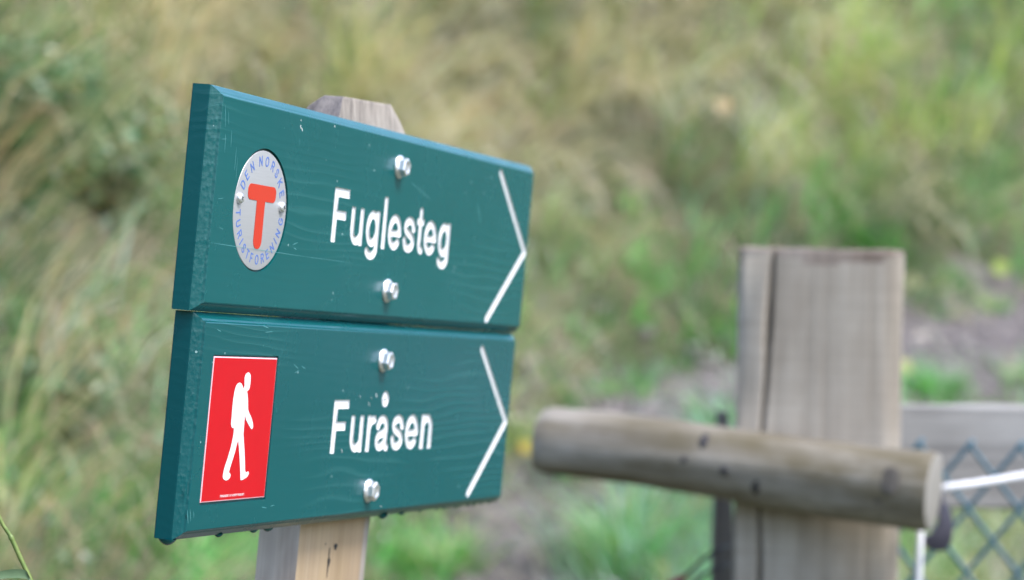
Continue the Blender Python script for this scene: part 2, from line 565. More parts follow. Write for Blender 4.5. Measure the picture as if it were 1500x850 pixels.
def board_mesh(x0, x1, y1, y0, cut, mats, name, parent, off, marks):
    """cut: list of (loops, depth, floor?) recesses opened in the front face"""
    mb = MB()
    fx = [(CH, 0), (CH - .0007, -.0003), (CH - .0015, -.0017), (.0037, -.0027), (.0007, -CZ + .0002), (.0001, -CZ - .0006), (0, -CZ - .0016), (0, -TH + .0012), (.0003, -TH + .0003), (.0012, -TH)]
    rings = []
    for i, z in fx:
        rings.append([(x0 + i, y0 + i, z), (x1 - i, y0 + i, z), (x1 - i, y1 - i, z), (x0 + i, y1 - i, z)])
    # finer rings along the edges so the rounded corners of the wood stay crisp
    for a, b in zip(rings[:-1], rings[1:]):
        for j in range(4):
            k = (j + 1) % 4
            mb.add([b[j], b[k], a[k], a[j]], [(0, 1, 2, 3)], 0)
    mb.add(rings[-1], [(3, 2, 1, 0)], 0)
    outer = [p[:2] for p in rings[0]]
    add_fill(mb, [outer] + [L for c in cut for L in c[0]], 0, 0)
    for loops, depth, floor in cut:
        if floor:
            for L in loops:
                n = len(L)
                mb.add([(p[0], p[1], 0) for p in L] + [(p[0], p[1], -depth) for p in L], [(n + i, n + (i + 1) % n, (i + 1) % n, i) for i in range(n)], 0)
            add_fill(mb, loops, -depth, 1)
    for (ax, ay, bx, by, w, m) in marks:        # hairline scratches and nicks in the paint
        ax, ay, bx, by, w = [q * .001 for q in (ax, ay, bx, by, w)]
        n = 7; d = math.hypot(bx - ax, by - ay); ux, uy = -(by - ay) / d, (bx - ax) / d
        top, bot = [], []
        for i in range(n):
            t = i / (n - 1); jj = random.uniform(-.15, .15) * w; ww = w * (.25 + .75 * math.sin(math.pi * min(1, max(0, t))) ** .5) * random.uniform(.6, 1)
            top.append((ax + (bx - ax) * t + ux * (jj + ww / 2), ay + (by - ay) * t + uy * (jj + ww / 2), .00006))
            bot.append((ax + (bx - ax) * t + ux * (jj - ww / 2), ay + (by - ay) * t + uy * (jj - ww / 2), .00006))
        mb.add(bot + top, [(i, i + 1, n + i + 1, n + i) for i in range(n - 1)], m)
    mb.v = [(v[0] - off[0], v[1] - off[1], v[2] - off[2]) for v in mb.v]
    return mb.build(name, mats, parent, 24)


def sub(mb, off):
    mb.v = [(v[0] - off[0], v[1] - off[1], v[2] - off[2]) for v in mb.v]
    return mb


def lathe(mb, prof, cx, cy, n=32, m=0):
    mb.grid([[(cx + r * math.cos(a), cy + r * math.sin(a), z) for a in np.linspace(0, 2 * math.pi, n, endpoint=False)] for r, z in prof], True, False, True, m)


def bolt(cx, cy, rot, parent, off):
    mb = MB()
    lathe(mb, [(.0088, 0), (.0089, .0008), (.0086, .0014), (.0078, .0021), (.0066, .0026)], cx, cy, 40)
    rings = []
    for r, z in [(.0071, .0016), (.0071, .0062), (.0066, .0070), (.0058, .0072), (.0046, .0070)]:
        rings.append([(cx + r * math.cos(rot + a), cy + r * math.sin(rot + a), z) for a in np.linspace(0, 2 * math.pi, 6, endpoint=False)])
    mb.grid(rings, True, False, False, 0)
    lathe(mb, [(.0047, .00705), (.0036, .0064), (.0012, .0063)], cx, cy, 12)
    return sub(mb, off).build('bolt', M_ZINC, parent, 28)


def sign_root(name, off):
    return empty(name, BW @ Matrix.Translation(Vector(off)))


def lettering(loops, name, parent, off, depth=.0010):
    mb = MB()
    # sloped routed flanks down to a flat painted bed
    add_fill(mb, loops, -depth, 0)
    for L in loops:
        n = len(L)
        mb.add([(p[0], p[1], 0) for p in L] + [(p[0], p[1], -depth) for p in L], [(n + i, n + (i + 1) % n, (i + 1) % n, i) for i in range(n)], 0)
    return sub(mb, off).build(name, M_WHITE, parent, 40)


def chevron(pts):
    return [[(x * .001, y * .001) for x, y in L] for L in contours([('c', pts, 3.0)])]


# upper board -----------------------------------------------------------------
LU = .6093
offU = (LU / 2, -H, -TH / 2)
signU = sign_root('trail_sign', offU)
tag(signU, 'upper green wooden sign board reading Fuglesteg with a round metal T badge', 'sign')
txtU = word('Fuglesteg', 188.3, -89.3, .99)
arU = chevron([(522.0, -12.5), (598.0, -74.8), (520.0, -135.0)])
pocketU = [circ(.0759, -.0751, .0412)]
marksU = [(-0.2 + 7, -100.6, 60, -101.1, .45, 2), (60, -101.1, 150, -102.0, .4, 2), (150, -102, 236, -102.4, .3, 2),
          (10, -12, 12.5, -26, .5, 2), (15, -15, 17, -24, .35, 2), (14, -30, 15, -42, .5, 2), (22, -27, 23, -38, .4, 2), (31, -37, 31.4, -52, .45, 2), (34, -43, 34.5, -58, .3, 2), (9, -34, 16, -33, .3, 2),
          (124.5, -13.0, 125.2, -15.5, 1.2, 3), (126.2, -14.6, 128.8, -16.8, .8, 3), (124.6, -9.4, 125.2, -10.3, .8, 3), (125, -22, 126, -28, .35, 2), (180, -7.4, 181.3, -9.0, .9, 3),
          (330, -36, 372, -46, .5, 2), (455, -88, 460, -91, .6, 2), (478, -44, 486, -58, .6, 2), (474, -40, 478, -52, .4, 2), (130, -95, 138, -93, .5, 2), (132, -97, 137, -98, .5, 2), (250, -66, 262, -64, .35, 2), (12, -72, 20, -71, .4, 2), (16, -90, 24, -91, .3, 2)]
board_mesh(0, LU, 0, -H, [(txtU, .0010, False), (arU, .0010, False), (pocketU, .0022, True)], [M_TEAL_A, M_POCKET, M_SCR, M_CHIP], 'board', signU, offU, marksU)
lettering(txtU, 'lettering', signU, offU)
lettering(arU, 'arrow_mark', signU, offU)
for (bx, by), rot in zip([(303.7, -26.5), (302.4, -119.9)], (.35, .1)):
    bolt(bx * .001, by * .001, rot, signU, offU)
# the round badge
mb = MB()
bc = (.0757, -.0753)
lathe(mb, [(.0396, -.0022), (.0399, -.0009), (.0396, -.0005), (.0390, -.0004)], bc[0], bc[1], 96)
badge = sub(mb, offU).build('badge', M_ALU, signU, 30)
mb = MB()
T_strokes = [('b', 54.7, -69.0, 97.0, -58.4, 4.2), ('b', 69.0, -101.0, 81.3, -62, 5.8)]
Tl = [[(x * .001, y * .001) for x, y in L] for L in contours(T_strokes)]
slab(mb, Tl, -.0005, -.00015, 0)
sub(mb, offU).build('emblem', M_ORANGE, badge, 40)
mb = MB()
for ch, a in zip('DENNORSKE', [152.7, 139.2, 123.3, 100.9, 84.0, 67.4, 53.2, 38.2, 23.6]):
    for L in [caps_at(ch, 75.9 + 32.9 * math.cos(R_(a)), -75.1 + 32.9 * math.sin(R_(a)), R_(a - 90), 6.0, .50)]:
        slab(mb, L, -.00045, -.00028)
for ch, a in zip('TURISTFORENING', [-173.6, -161.0, -147.6, -137.4, -126.7, -114.3, -102.2, -88.0, -73.2, -60.0, -46.2, -35.2, -24.4, -9.6]):
    for L in [caps_at(ch, 75.9 + 32.9 * math.cos(R_(a)), -75.1 + 32.9 * math.sin(R_(a)), R_(a + 90), 5.8, .48)]:
        slab(mb, L, -.00045, -.00028)
sub(mb, offU).build('badge_lettering', M_BLUE, badge, 0)
for sx, sy, rt in ((42.6, -69.4, .6), (107.0, -70.8, 1.1)):
    mb = MB()
    cx, cy = sx * .001, sy * .001
    lathe(mb, [(.0036, -.0005), (.0037, .0004), (.0034, .0014), (.0027, .0020), (.0016, .0022)], cx, cy, 28)
    for q in range(2):
        a = rt + q * math.pi / 2
        ca, sa = math.cos(a), math.sin(a)
        mb.add([(cx + x * ca - y * sa, cy + x * sa + y * ca, .00225 + q * .00003) for x, y in ((-.0017, -.0003), (.0017, -.0003), (.0017, .0003), (-.0017, .0003))], [(0, 1, 2, 3)], 1)
    sub(mb, offU).build('screw', [M_ZINC, M_HOLE], badge, 40)

# lower board -----------------------------------------------------------------
LX0, LX1 = .0058, LU - .0071
LY1 = -(H + .0005); LY0 = -(H + GAP) - H
offL = ((LX0 + LX1) / 2, LY0, -TH / 2)
signL = sign_root('trail_sign', offL)
tag(signL, 'lower green wooden sign board reading Fur\u00e5sen with a red hiker plate', 'sign')
txtL = word('Fur\u00e5sen', 221.6, -240.9, 1.022)
arL = chevron([(516.5, -160.0), (590.5, -221.2), (515.0, -280.5)])
pk = [[(.0268, -.1722), (.1245, -.1718), (.1247, -.2699), (.0264, -.2702)]]
marksL = [(10, -272, 13, -281, .7, 2), (14, -272, 16.5, -280, .6, 2), (19, -273, 20.5, -278, .6, 2), (150, -177, 158, -180, .6, 2), (153, -183, 160, -181, .5, 2), (163, -178, 170, -180, .5, 2), (128, -166, 130, -171, .4, 2),
          (120, -275, 128, -276, .6, 2), (134, -275, 140, -274.5, .5, 2), (28, -155.6, 34, -157, .5, 2), (270, -199, 271.5, -200, 0.65, 3), (288, -204, 290, -206.5, 0.72, 3), (292, -200, 293, -201.5, 0.52, 3), (300, -197, 303, -200.5, 0.91, 3), (246, -238, 247.5, -241, 0.78, 3), (330, -283, 332, -284, 0.78, 3),
          (95, -151.5, 105, -153, .6, 2), (100, -156, 112, -155.2, .5, 2), (7.5, -254, 8.4, -262, 1.4, 1)]
board_mesh(LX0, LX1, LY1, LY0, [(txtL, .0010, False), (arL, .0010, False), (pk, .0016, True)], [M_TEAL_B, M_POCKET, M_SCR, M_CHIP], 'board', signL, offL, marksL)
lettering(txtL, 'lettering', signL, offL)
lettering(arL, 'arrow_mark', signL, offL)
for (bx, by), rot in zip([(307.4, -172.4), (302.4, -270.4)], (.25, .5)):
    bolt(bx * .001, by * .001, rot, signL, offL)
mb = MB()
P0 = (.0276, -.2687, .1236, -.1730)


def rect(a, b, c, d, i=0):
    return [(a + i, b + i), (c - i, b + i), (c - i, d - i), (a + i, d - i)]


add_fill(mb, [rect(*P0, .0010)], -.0001, 0)
for (i0, z0), (i1, z1) in zip([(.0010, -.0001), (.0004, -.0003)], [(.0004, -.0003), (.0, -.0016)]):
    a, b = rect(*P0, i0), rect(*P0, i1)
    mb.add([(p[0], p[1], z0) for p in a] + [(p[0], p[1], z1) for p in b], [(4 + i, 4 + (i + 1) % 4, (i + 1) % 4, i) for i in range(4)], 1)
plate = sub(mb, offL).build('pictogram_plate', [M_RED, M_PEDGE], signL, 0)
HIK = [(79.6, -183.2), (82.5, -183.9), (84.0, -185.6), (84.6, -189.0), (84.4, -192.4), (83.7, -194.6), (81.6, -195.4), (80.8, -196.1), (82.1, -198.2), (83.5, -202.5), (84.9, -207.9), (87.2, -210.3), (91.0, -213.5), (94.0, -217.0), (95.0, -219.5), (94.2, -221.2), (92.6, -221.4), (91.0, -220.4), (87.6, -218.2), (83.2, -215.0), (81.0, -211.8), (81.0, -216.5), (81.2, -220.1), (81.3, -224.3), (84.2, -232.4), (87.1, -241.6), (89.2, -249.4), (91.6, -250.3), (94.0, -249.7), (95.2, -251.4), (93.4, -253.5), (89.5, -254.5), (86.0, -255.5), (83.4, -255.3), (82.7, -253), (81.0, -247.0), (78.0, -237.9), (74.4, -228.6), (71.4, -236.0), (67.6, -243.5), (65.0, -249.3), (66.6, -250.3), (67.9, -251.4), (67.4, -253.2), (65, -254.5), (61.8, -254.9), (58.4, -254.2), (56.4, -252.6), (56.6, -250.2), (57.2, -247.2), (60.7, -240.7), (64.2, -232.7), (66.2, -224.8), (66.2, -220.6), (64.8, -220.4), (62.6, -219.6), (61.3, -217.4), (61.1, -212.0), (60.9, -206.0), (61.1, -200.6), (61.8, -196.3), (62.9, -193.0), (65.0, -190.9), (68.0, -190.1), (71.0, -190.6), (73.2, -192.2), (74.6, -194.0), (75.9, -192.4), (75.5, -189.5), (75.0, -186.6), (76.3, -184.3)]
mb = MB()
hk = [np.array(p) for p in HIK]
hs = [spline([hk[i - 1], hk[i], hk[(i + 1) % len(hk)]], 2)[2:4] for i in range(len(hk))]
hloop = [(p[0] * .001, p[1] * .001) for q in hs for p in q][::-1]
add_fill(mb, [hloop], .00002, 0)
sub(mb, offL).build('hiker_figure', M_FIG, plate, 0)
mb = MB()
x = 55.3
for wd in ('PRODUSERT', 'AV', 'ASKER', 'PRODUKT'):
    for ch in wd:
        w = CAPS[ch][0]
        slab(mb, caps_at(ch, x + w * .7, -265.15, 0, 1.35, .11), -.0001, .00002)
        x += w * 1.4 + .62
    x += .75
sub(mb, offL).build('small_print', M_FIG, plate, 0)
# water drops under the lower edge, their dark look painted with the board's teal
for dx, s in [(2.2, 1.5), (69, .8), (125, .9), (150.5, 1.1), (349, 1.2), (386, .7), (430, .6), (470, .7), (484, .8), (497, .6), (511, .75), (525, .6), (540, .75), (553, .8), (568, .6), (583, .5)]:
    s *= .8
    mb = MB()
    z0 = -.0098 + random.uniform(-.002, .002)
    x0 = LX0 + dx * .001
    lathe_r = []
    for r, d in [(.0056, -.0003), (.0050, .0007), (.0036, .0019), (.0020, .0028), (.0006, .0032)]:
        lathe_r.append([(x0 + s * r * 1.1 * math.cos(a), LY0 - s * d, z0 + s * r * .8 * math.sin(a)) for a in np.linspace(0, 2 * math.pi, 16, endpoint=False)])
    mb.grid(lathe_r, True, False, True)
    sub(mb, offL).build('water_drip', M_TEAL_B, signL, 60)

# ------------------------------------------------------------------ the plank post that carries the signs
px0, px1, pz0, pz1, ptop = .2320, .3670, -.0528, -TH - .0006, .001
mb = MB()


def psec(y, ins, insb=None):
    insb = ins if insb is None else insb
    a, b = px0 + ins * .9, px1 - ins
    w = .006 * math.sin(y * 23) * .35
    # front-left, front face, waney right edge, back
    return [(a, y, pz1 - ins * .25), (b - .0150 + w, y, pz1 - ins * .25), (b - .0028 + w, y, pz1 - .0012 - ins * .25), (b - .0008, y, pz1 - .0070), (b, y, pz1 - .014), (b, y, pz0 + insb), (a, y, pz0 + insb)]


ys = [-2.0] + list(np.linspace(-1.6, -.45, 6)) + list(np.linspace(-.40, ptop, 22))
secs = [psec(y, 0) for y in ys] + [psec(ptop + .010, .006, .0055), psec(.0180, .0105, .0125), psec(.0195, .0125, .0140)]
for q in (-3, -2, -1):          # the top was cut a little aslant and its right corner knocked off further
    f_ = {-3: .4, -2: 1, -1: 1}[q]
    secs[q] = [(x - f_ * .020 * max(0, (x - .30) / .06), y + f_ * ((x - .2418) * .035 - .0010), z) for x, y, z in secs[q]]
n = 7
for i in range(len(secs) - 1):
    for j in range(n):
        k = (j + 1) % n
        m = 2 if i >= len(ys) - 1 and j in (6, 5) else (1 if j in (2, 3, 4, 6) else 3 if j == 1 else 0)
        if i >= len(ys) - 1 and j in (0, 1):
            m = 3
        mb.add([secs[i][j], secs[i][k], secs[i + 1][k], secs[i + 1][j]], [(0, 1, 2, 3)], m)
mb.add(secs[-1], [tuple(range(n))], 2)
for (hx, hy, w, h_) in [(.2990, -.3150, .0030, .0026), (.2890, -.3260, .0024, .0036), (.2884, -.3205, .0009, .006), (.2880, -.3320, .0009, .006), (.2800, -.3118, .0008, .001), (.312, -.36, .002, .003)]:    # nail holes and a short drying split
    L = [(hx + w * math.cos(a) * (1 + .2 * math.sin(3 * a)), hy + h_ * math.sin(a), pz1 + .0002) for a in np.linspace(0, 2 * math.pi, 14, endpoint=False)]
    mb.add(L, [tuple(range(14))], 4)
M_PLANK_TF = wood('bleached_plank_top', (.11, .095, .085), (.28, .245, .215), (.39, .35, .31), 'Z', 0, 130, seed=4)


def yz(m):          # the plank's length runs along local Y: turn the grain with it
    for nd in m.node_tree.nodes:
        if nd.type == 'MAPPING':
            s_ = nd.inputs['Scale'].default_value
            nd.inputs['Scale'].default_value = (s_[0], s_[2], s_[1])


for m_ in (M_PLANK_F, M_PLANK_S, M_PLANK_T, M_PLANK_TF):
    yz(m_)
offP = ((px0 + px1) / 2, -1.75, (pz0 + pz1) / 2)
post = sub(mb, offP).build('signpost', [M_PLANK_F, M_PLANK_S, M_PLANK_T, M_PLANK_TF, M_HOLE], None, 30, True)
post.matrix_world = BW @ Matrix.Translation(Vector(offP))
tag(post, 'upright wooden plank post behind the two green sign boards', 'post')

# ------------------------------------------------------------------ terrain
PATH = np.array([(-.25, 2.0), (-.12, 3.5), (0, 4.9), (.03, 5.3), (.21, 5.9), (.45, 6.3), (.81, 6.6), (1.25, 7.0), (1.62, 7.3), (2.6, 8.0), (4.5, 9.2), (9, 11.5)])


K = 1.3      # the bank's distance and size, as a factor of the first survey


def path_s0(x, y):
    """signed distance to the path's centre line, positive on the uphill (left) side"""
    best = np.full(x.shape, 1e9); sg = np.zeros(x.shape)
    for (ax, ay), (bx, by) in zip(PATH[:-1], PATH[1:]):
        dx, dy = bx - ax, by - ay
        t = np.clip(((x - ax) * dx + (y - ay) * dy) / (dx * dx + dy * dy), 0, 1)
        d = np.hypot(x - ax - t * dx, y - ay - t * dy)
        c = dx * (y - ay) - dy * (x - ax)
        u = d < best - 1e-9
        best = np.where(u, d, best); sg = np.where(u, np.sign(c), sg)
    return best * sg


def lump(x, y):
    z = np.zeros(np.shape(x))
    for a, fx, fy, p in ((.045, 3.1, 2.3, .4), (.035, 5.7, -4.1, 1.9), (.025, -7.9, 8.3, 3.1), (.016, 13.1, 11.7, .7), (.01, 21, -19, 2.2)):
        z += a * np.sin(fx * x + fy * y + p + 1.3 * np.sin(fy * .6 * x - fx * .5 * y))
    return z


def path_s(x, y):
    return path_s0(np.asarray(x, float) / K, np.asarray(y, float) / K)


def height(x, y):
    return 1.35 + K * (height0(np.asarray(x, float) / K, np.asarray(y, float) / K) - 1.35)


def height0(x, y):
    b = np.interp(y, [-40, 1.6, 2.4, 4.9, 7.5, 14, 40], [-1.5, 0, .12, .91, 1.60, 3.0, 6.0])
    s = path_s0(x, y)
    u = np.clip(s - .2, 0, None)
    bank = np.where(u < 1.2, 1.15 * u, 1.38 + .85 * (u - 1.2)); bank = 2.7 * np.tanh(bank / 2.7)
    bank = bank * np.clip((y + 9) / 8, 0, 1)  # bank carried on unseen behind the camera to block low sky at left
    right = -.10 * np.clip(-s - .25, 0, 3)
    return b + bank + right + lump(x, y) * np.clip(np.abs(s) * 2 - .15, .12, 1) * np.clip((y + 1) / 3, .2, 1)


xs = np.concatenate([np.linspace(-80, -5, 30)[:-1], np.arange(-5, 8.001, .07), np.linspace(8, 80, 30)[1:]])
ys_ = np.concatenate([np.linspace(-80, 1, 30)[:-1], np.arange(1, 14.501, .07), np.linspace(14.5, 90, 30)[1:]])
GX, GY = np.meshgrid(xs, ys_, indexing='ij')
GZ = height(GX, GY)
nx, ny = GX.shape
idx = np.arange(nx * ny).reshape(nx, ny)
quads = np.stack([idx[:-1, :-1], idx[1:, :-1], idx[1:, 1:], idx[:-1, 1:]], -1).reshape(-1, 4)


def np_mesh(name, V, F, mats, parent=None, col=None, smooth=True):
    me = bpy.data.meshes.new(name)
    F = np.asarray(F, np.int32); k = F.shape[1]
    me.vertices.add(len(V)); me.vertices.foreach_set('co', np.asarray(V, np.float32).ravel())
    me.loops.add(F.size); me.loops.foreach_set('vertex_index', F.ravel())
    me.polygons.add(len(F)); me.polygons.foreach_set('loop_start', np.arange(0, F.size, k, dtype=np.int32))
    me.polygons.foreach_set('loop_total', np.full(len(F), k, np.int32))
    if smooth:
        me.polygons.foreach_set('use_smooth', np.ones(len(F), bool))
    if col is not None:
        a = me.color_attributes.new('col', 'FLOAT_COLOR', 'POINT')
        a.data.foreach_set('color', np.column_stack([col, np.ones(len(col))]).astype(np.float32).ravel())
    me.materials.append(mats)
    me.update(calc_edges=True); me.validate()
    return link(name, me, parent)


k = NT('hillside_thatch')
g = k.noise(k.vec((1, 1, 1)), 6, 6, .65)
c = k.ramp(g, [(.3, (.03, .042, .017)), (.48, (.065, .078, .032)), (.62, (.11, .095, .058)), (.75, (.06, .09, .033))])
M_HILL = k.out(c, .9, 0, k.bump(k.noise(k.vec((1, 1, 1)), 60, 4), .8, .03))
hill = np_mesh('hillside', np.stack([GX, GY, GZ], -1).reshape(-1, 3), quads, M_HILL)
hill['kind'] = 'structure'

k = NT('trodden_earth')
v1 = k.noise(k.vec((1, 1, 1)), 9, 6, .65)
c = k.ramp(v1, [(.3, (.05, .042, .042)), (.5, (.105, .09, .09)), (.65, (.155, .135, .135)), (.8, (.12, .09, .078))])
v2 = k.voro(k.vec((1, 1, 1)), 38)
c = k.mix(k.ramp(v2, [(.1, .5), (.35, 0)]), c, (.19, .172, .178))
M_PATH = k.out(c, .8, 0, k.bump(k.noise(k.vec((1, 1, 1)), 45, 5), .9, .02))
# the path: a ribbon laid just over the ground, its edges dipping under it
cl = np.array(spline([(a * K, b * K, 0) for a, b in PATH], 14))[:, :2]
tg = np.gradient(cl, axis=0); tg /= np.linalg.norm(tg, axis=1)[:, None]
nm = np.column_stack([-tg[:, 1], tg[:, 0]])
cr = np.linspace(-1, 1, 21)
V = []
for i in range(len(cl)):
    wl = K * (.21 + .16 * min(1, max(0, cl[i][0] / K - .7))) + .06 * math.sin(i * .7) + .04 * math.sin(i * 1.9)
    for q in cr:
        p = cl[i] + nm[i] * q * wl * (1 + (1.6 * min(1, max(0, cl[i][0] / K - .5)) if q < 0 else 0))
        V.append((p[0], p[1], float(height(p[0], p[1])) + .016 - .06 * max(0, abs(q) - .8) / .2 + .008 * math.sin(q * 19 + i * 2.3)))
n = len(cr)
F = [(i * n + j, i * n + j + 1, (i + 1) * n + j + 1, (i + 1) * n + j) for i in range(len(cl) - 1) for j in range(n - 1)]
np_mesh('path', V, [f[::-1] for f in F], M_PATH)['kind'] = 'structure'
# stones trodden into the path
sv, sf = [], []
for i in range(1500):
    q = rng.uniform(2.2, len(PATH) - 4.2); a = int(q); p = PATH[a] + (PATH[a + 1] - PATH[a]) * (q - a) + rng.normal(0, .19, 2); p = p * K
    r = rng.uniform(.007, .018) * (2.3 if rng.random() < .12 else 1); z = float(height(p[0], p[1])) + .016
    b = len(sv)
    for lat in (-.5, .3, .8):
        for e in range(6):
            an = e * math.pi / 3 + rng.uniform(-.25, .25); rr = r * math.cos(lat) * rng.uniform(.75, 1.2)
            sv.append((p[0] + rr * math.cos(an), p[1] + rr * math.sin(an) * .8, z + r * .6 * math.sin(lat)))
    for t in range(2):
        for e in range(6):
            sf.append((b + t * 6 + e, b + t * 6 + (e + 1) % 6, b + t * 6 + 6 + (e + 1) % 6, b + t * 6 + 6 + e))
    sf += [(b + 12, b + 13, b + 14, b + 15), (b + 12, b + 15, b + 16, b + 17)]
M_STONE = plain('path_stone', (.175, .155, .155), .75, nscale=30, bump=.4, var=.4, dist=.004)
st = np_mesh('path_gravel', sv, sf, M_STONE)
tag(st, 'small grey stones trodden into the bare earth path', 'gravel', kind='stuff')


# ------------------------------------------------------------------ grass
TONE = {'tan': (.56, .49, .35), 'pink': (.55, .43, .35), 'straw': (.66, .62, .48), 'olive': (.30, .36, .14), 'lush': (.115, .39, .09), 'dark': (.045, .13, .035), 'yg': (.33, .50, .11), 'teal': (.22, .43, .30), 'mid': (.17, .35, .11)}
ZONES = [  # frame x, frame y, share of dry blades, greens that grow there
    (60, 60, .35, 'mid'), (40, 230, .12, 'dark'), (140, 280, .10, 'dark'), (30, 430, .36, 'dark'), (150, 480, .42, 'mid'), (230, 330, .35, 'mid'), (90, 620, .30, 'dark'), (215, 620, .2, 'lush'), (50, 800, .25, 'mid'), (180, 780, .28, 'lush'), (60, 330, .2, 'dark'), (300, 840, .2, 'lush'),
    (200, 60, .5, 'olive'), (320, 60, .7, 'olive'), (480, 80, .55, 'yg'), (620, 60, .85, 'olive'), (760, 50, .6, 'yg'), (880, 40, .8, 'olive'), (1010, 80, .6, 'olive'), (700, 170, .75, 'olive'), (830, 140, .48, 'yg'), (900, 220, .7, 'olive'), (800, 270, .72, 'olive'),
    (1000, 250, .52, 'mid'), (1100, 120, .45, 'yg'), (1150, 220, .32, 'yg'), (1250, 60, .45, 'yg'), (1380, 80, .06, 'lush'), (1400, 200, .2, 'yg'), (1300, 230, .32, 'yg'), (1480, 120, .3, 'yg'), (1420, 130, .1, 'lush'),
    (850, 400, .4, 'mid'), (950, 350, .15, 'lush'), (1050, 420, .05, 'lush'), (900, 500, .1, 'lush'), (1000, 480, .15, 'lush'), (1200, 320, .2, 'lush'), (1450, 320, .22, 'lush'), (1330, 330, .2, 'dark'), (1000, 340, .12, 'teal'),
    (820, 600, .18, 'lush'), (640, 800, .1, 'lush'), (950, 760, .12, 'teal'), (1400, 800, .22, 'mid'), (1480, 830, .4, 'olive'), (1370, 540, .06, 'lush'), (760, 640, .3, 'yg'), (1480, 480, .25, 'lush')]
ZA = np.array([z[:2] for z in ZONES], float)


def zone_at(px, py):
    """dry share and green tone of a tuft, from the patch of vegetation it grows in"""
    w = 1 / (((px[:, None] - ZA[:, 0]) ** 2 + (py[:, None] - ZA[:, 1]) ** 2) + 30 ** 2) ** 3
    w /= w.sum(1, keepdims=True)
    dry = w @ np.array([z[2] for z in ZONES])
    green = w @ np.array([TONE[z[3]] for z in ZONES])
    return dry, green


def blades(P, az, L, wd, th0, bend, col, seg=4, fold=0.0):
    """curved tapering strips: root P, heading az, length L, start angle th0 from vertical, total bend"""
    N = len(P); t = np.linspace(0, 1, seg + 1)
    hx, hy = np.cos(az), np.sin(az)
    pos = P.copy(); V = np.empty((N, seg + 1, 2, 3))
    tw = rng.uniform(-.9, .9, N); sx, sy = -np.sin(az + tw), np.cos(az + tw)
    for i in range(seg + 1):
        w = wd * (1 - t[i] ** 2.2) * (.6 + .4 * min(1, t[i] * 4)) * .5 + .0002
        V[:, i, 0] = pos - np.stack([sx * w, sy * w, 0 * w], 1)
        V[:, i, 1] = pos + np.stack([sx * w, sy * w, 0 * w], 1)
        if i < seg:
            th = th0 + bend * ((t[i] + t[i + 1]) / 2) ** 1.3
            st_ = L / seg
            pos = pos + np.stack([hx * np.sin(th) * st_, hy * np.sin(th) * st_, np.cos(th) * st_], 1)
    b = (np.arange(N) * (seg + 1) * 2)[:, None]
    q = np.arange(seg)[None] * 2
    F = np.stack([b + q, b + q + 1, b + q + 3, b + q + 2], -1).reshape(-1, 4)
    C = np.repeat(col[:, None], (seg + 1) * 2, 1)
    fade = np.repeat(t, 2)[None, :, None]
    return V.reshape(-1, 3), F, C.reshape(-1, 3), fade


def tufts(n_t, region, dens_fn):
    x = rng.uniform(region[0] * K, region[1] * K, n_t); y = rng.uniform(region[2] * K, region[3] * K, n_t)
    s = path_s(x, y)
    xk = x / K
    edge = .13 + .10 * np.clip(xk - .7, 0, 1) + .05 * np.sin(x * 9 + y * 7)
    edge = np.where((s < 0) & (xk > .55), edge + .42 * np.clip((xk - .55) * 2, 0, 1), edge)
    ok = np.abs(s) > edge
    x, y = x[ok], y[ok]
    P = np.stack([x, y, height(x, y)], 1)
    px, py, d = to_px(P)
    keep = dens_fn(px, py, d)
    return P[keep], px[keep], py[keep], d[keep]


def near_frame(px, py, d):
    inn = (px > -260) & (px < 1760) & (py > -260) & (py < 1250) & (d > 4.0)
    return (inn | (rng.random(len(px)) < .16)) & (d > 3.0) & ((d > 4.3) | (np.abs(px - 750) > 1500))


TP, tpx, tpy, td = tufts(12500, (-3.6, 5.5, 2.2, 10.5), near_frame)
dry, green = zone_at(tpx, tpy)
nz = rng.normal(0, .20, len(TP)) + .22 * np.sin(TP[:, 0] * 11 + 2.2 * np.sin(TP[:, 1] * 5) + TP[:, 1] * 3.0)
dry = np.clip(dry * 1.05 + nz * (.12 + 3.2 * dry * (1 - dry)) * .75, .02, .95)
green = green * np.exp(rng.normal(0, .42, (len(TP), 1))) * np.exp(rng.normal(0, .09, (len(TP), 3)))
s_t = path_s(TP[:, 0], TP[:, 1])
# downhill heading
e = .05
gx = (height(TP[:, 0] + e, TP[:, 1]) - height(TP[:, 0] - e, TP[:, 1])) / (2 * e)
gy = (height(TP[:, 0], TP[:, 1] + e) - height(TP[:, 0], TP[:, 1] - e)) / (2 * e)
down = np.arctan2(-gy, -gx)
slope = np.clip(np.hypot(gx, gy), 0, 1.3)
size = np.exp(rng.normal(0, .30, len(TP)))
flow = down + .35 + rng.normal(0, .35, len(TP)) + .5 * np.sin(TP[:, 0] * 4 + TP[:, 1] * 3)
tone_dry = np.exp(rng.normal(.02, .36, len(TP)))


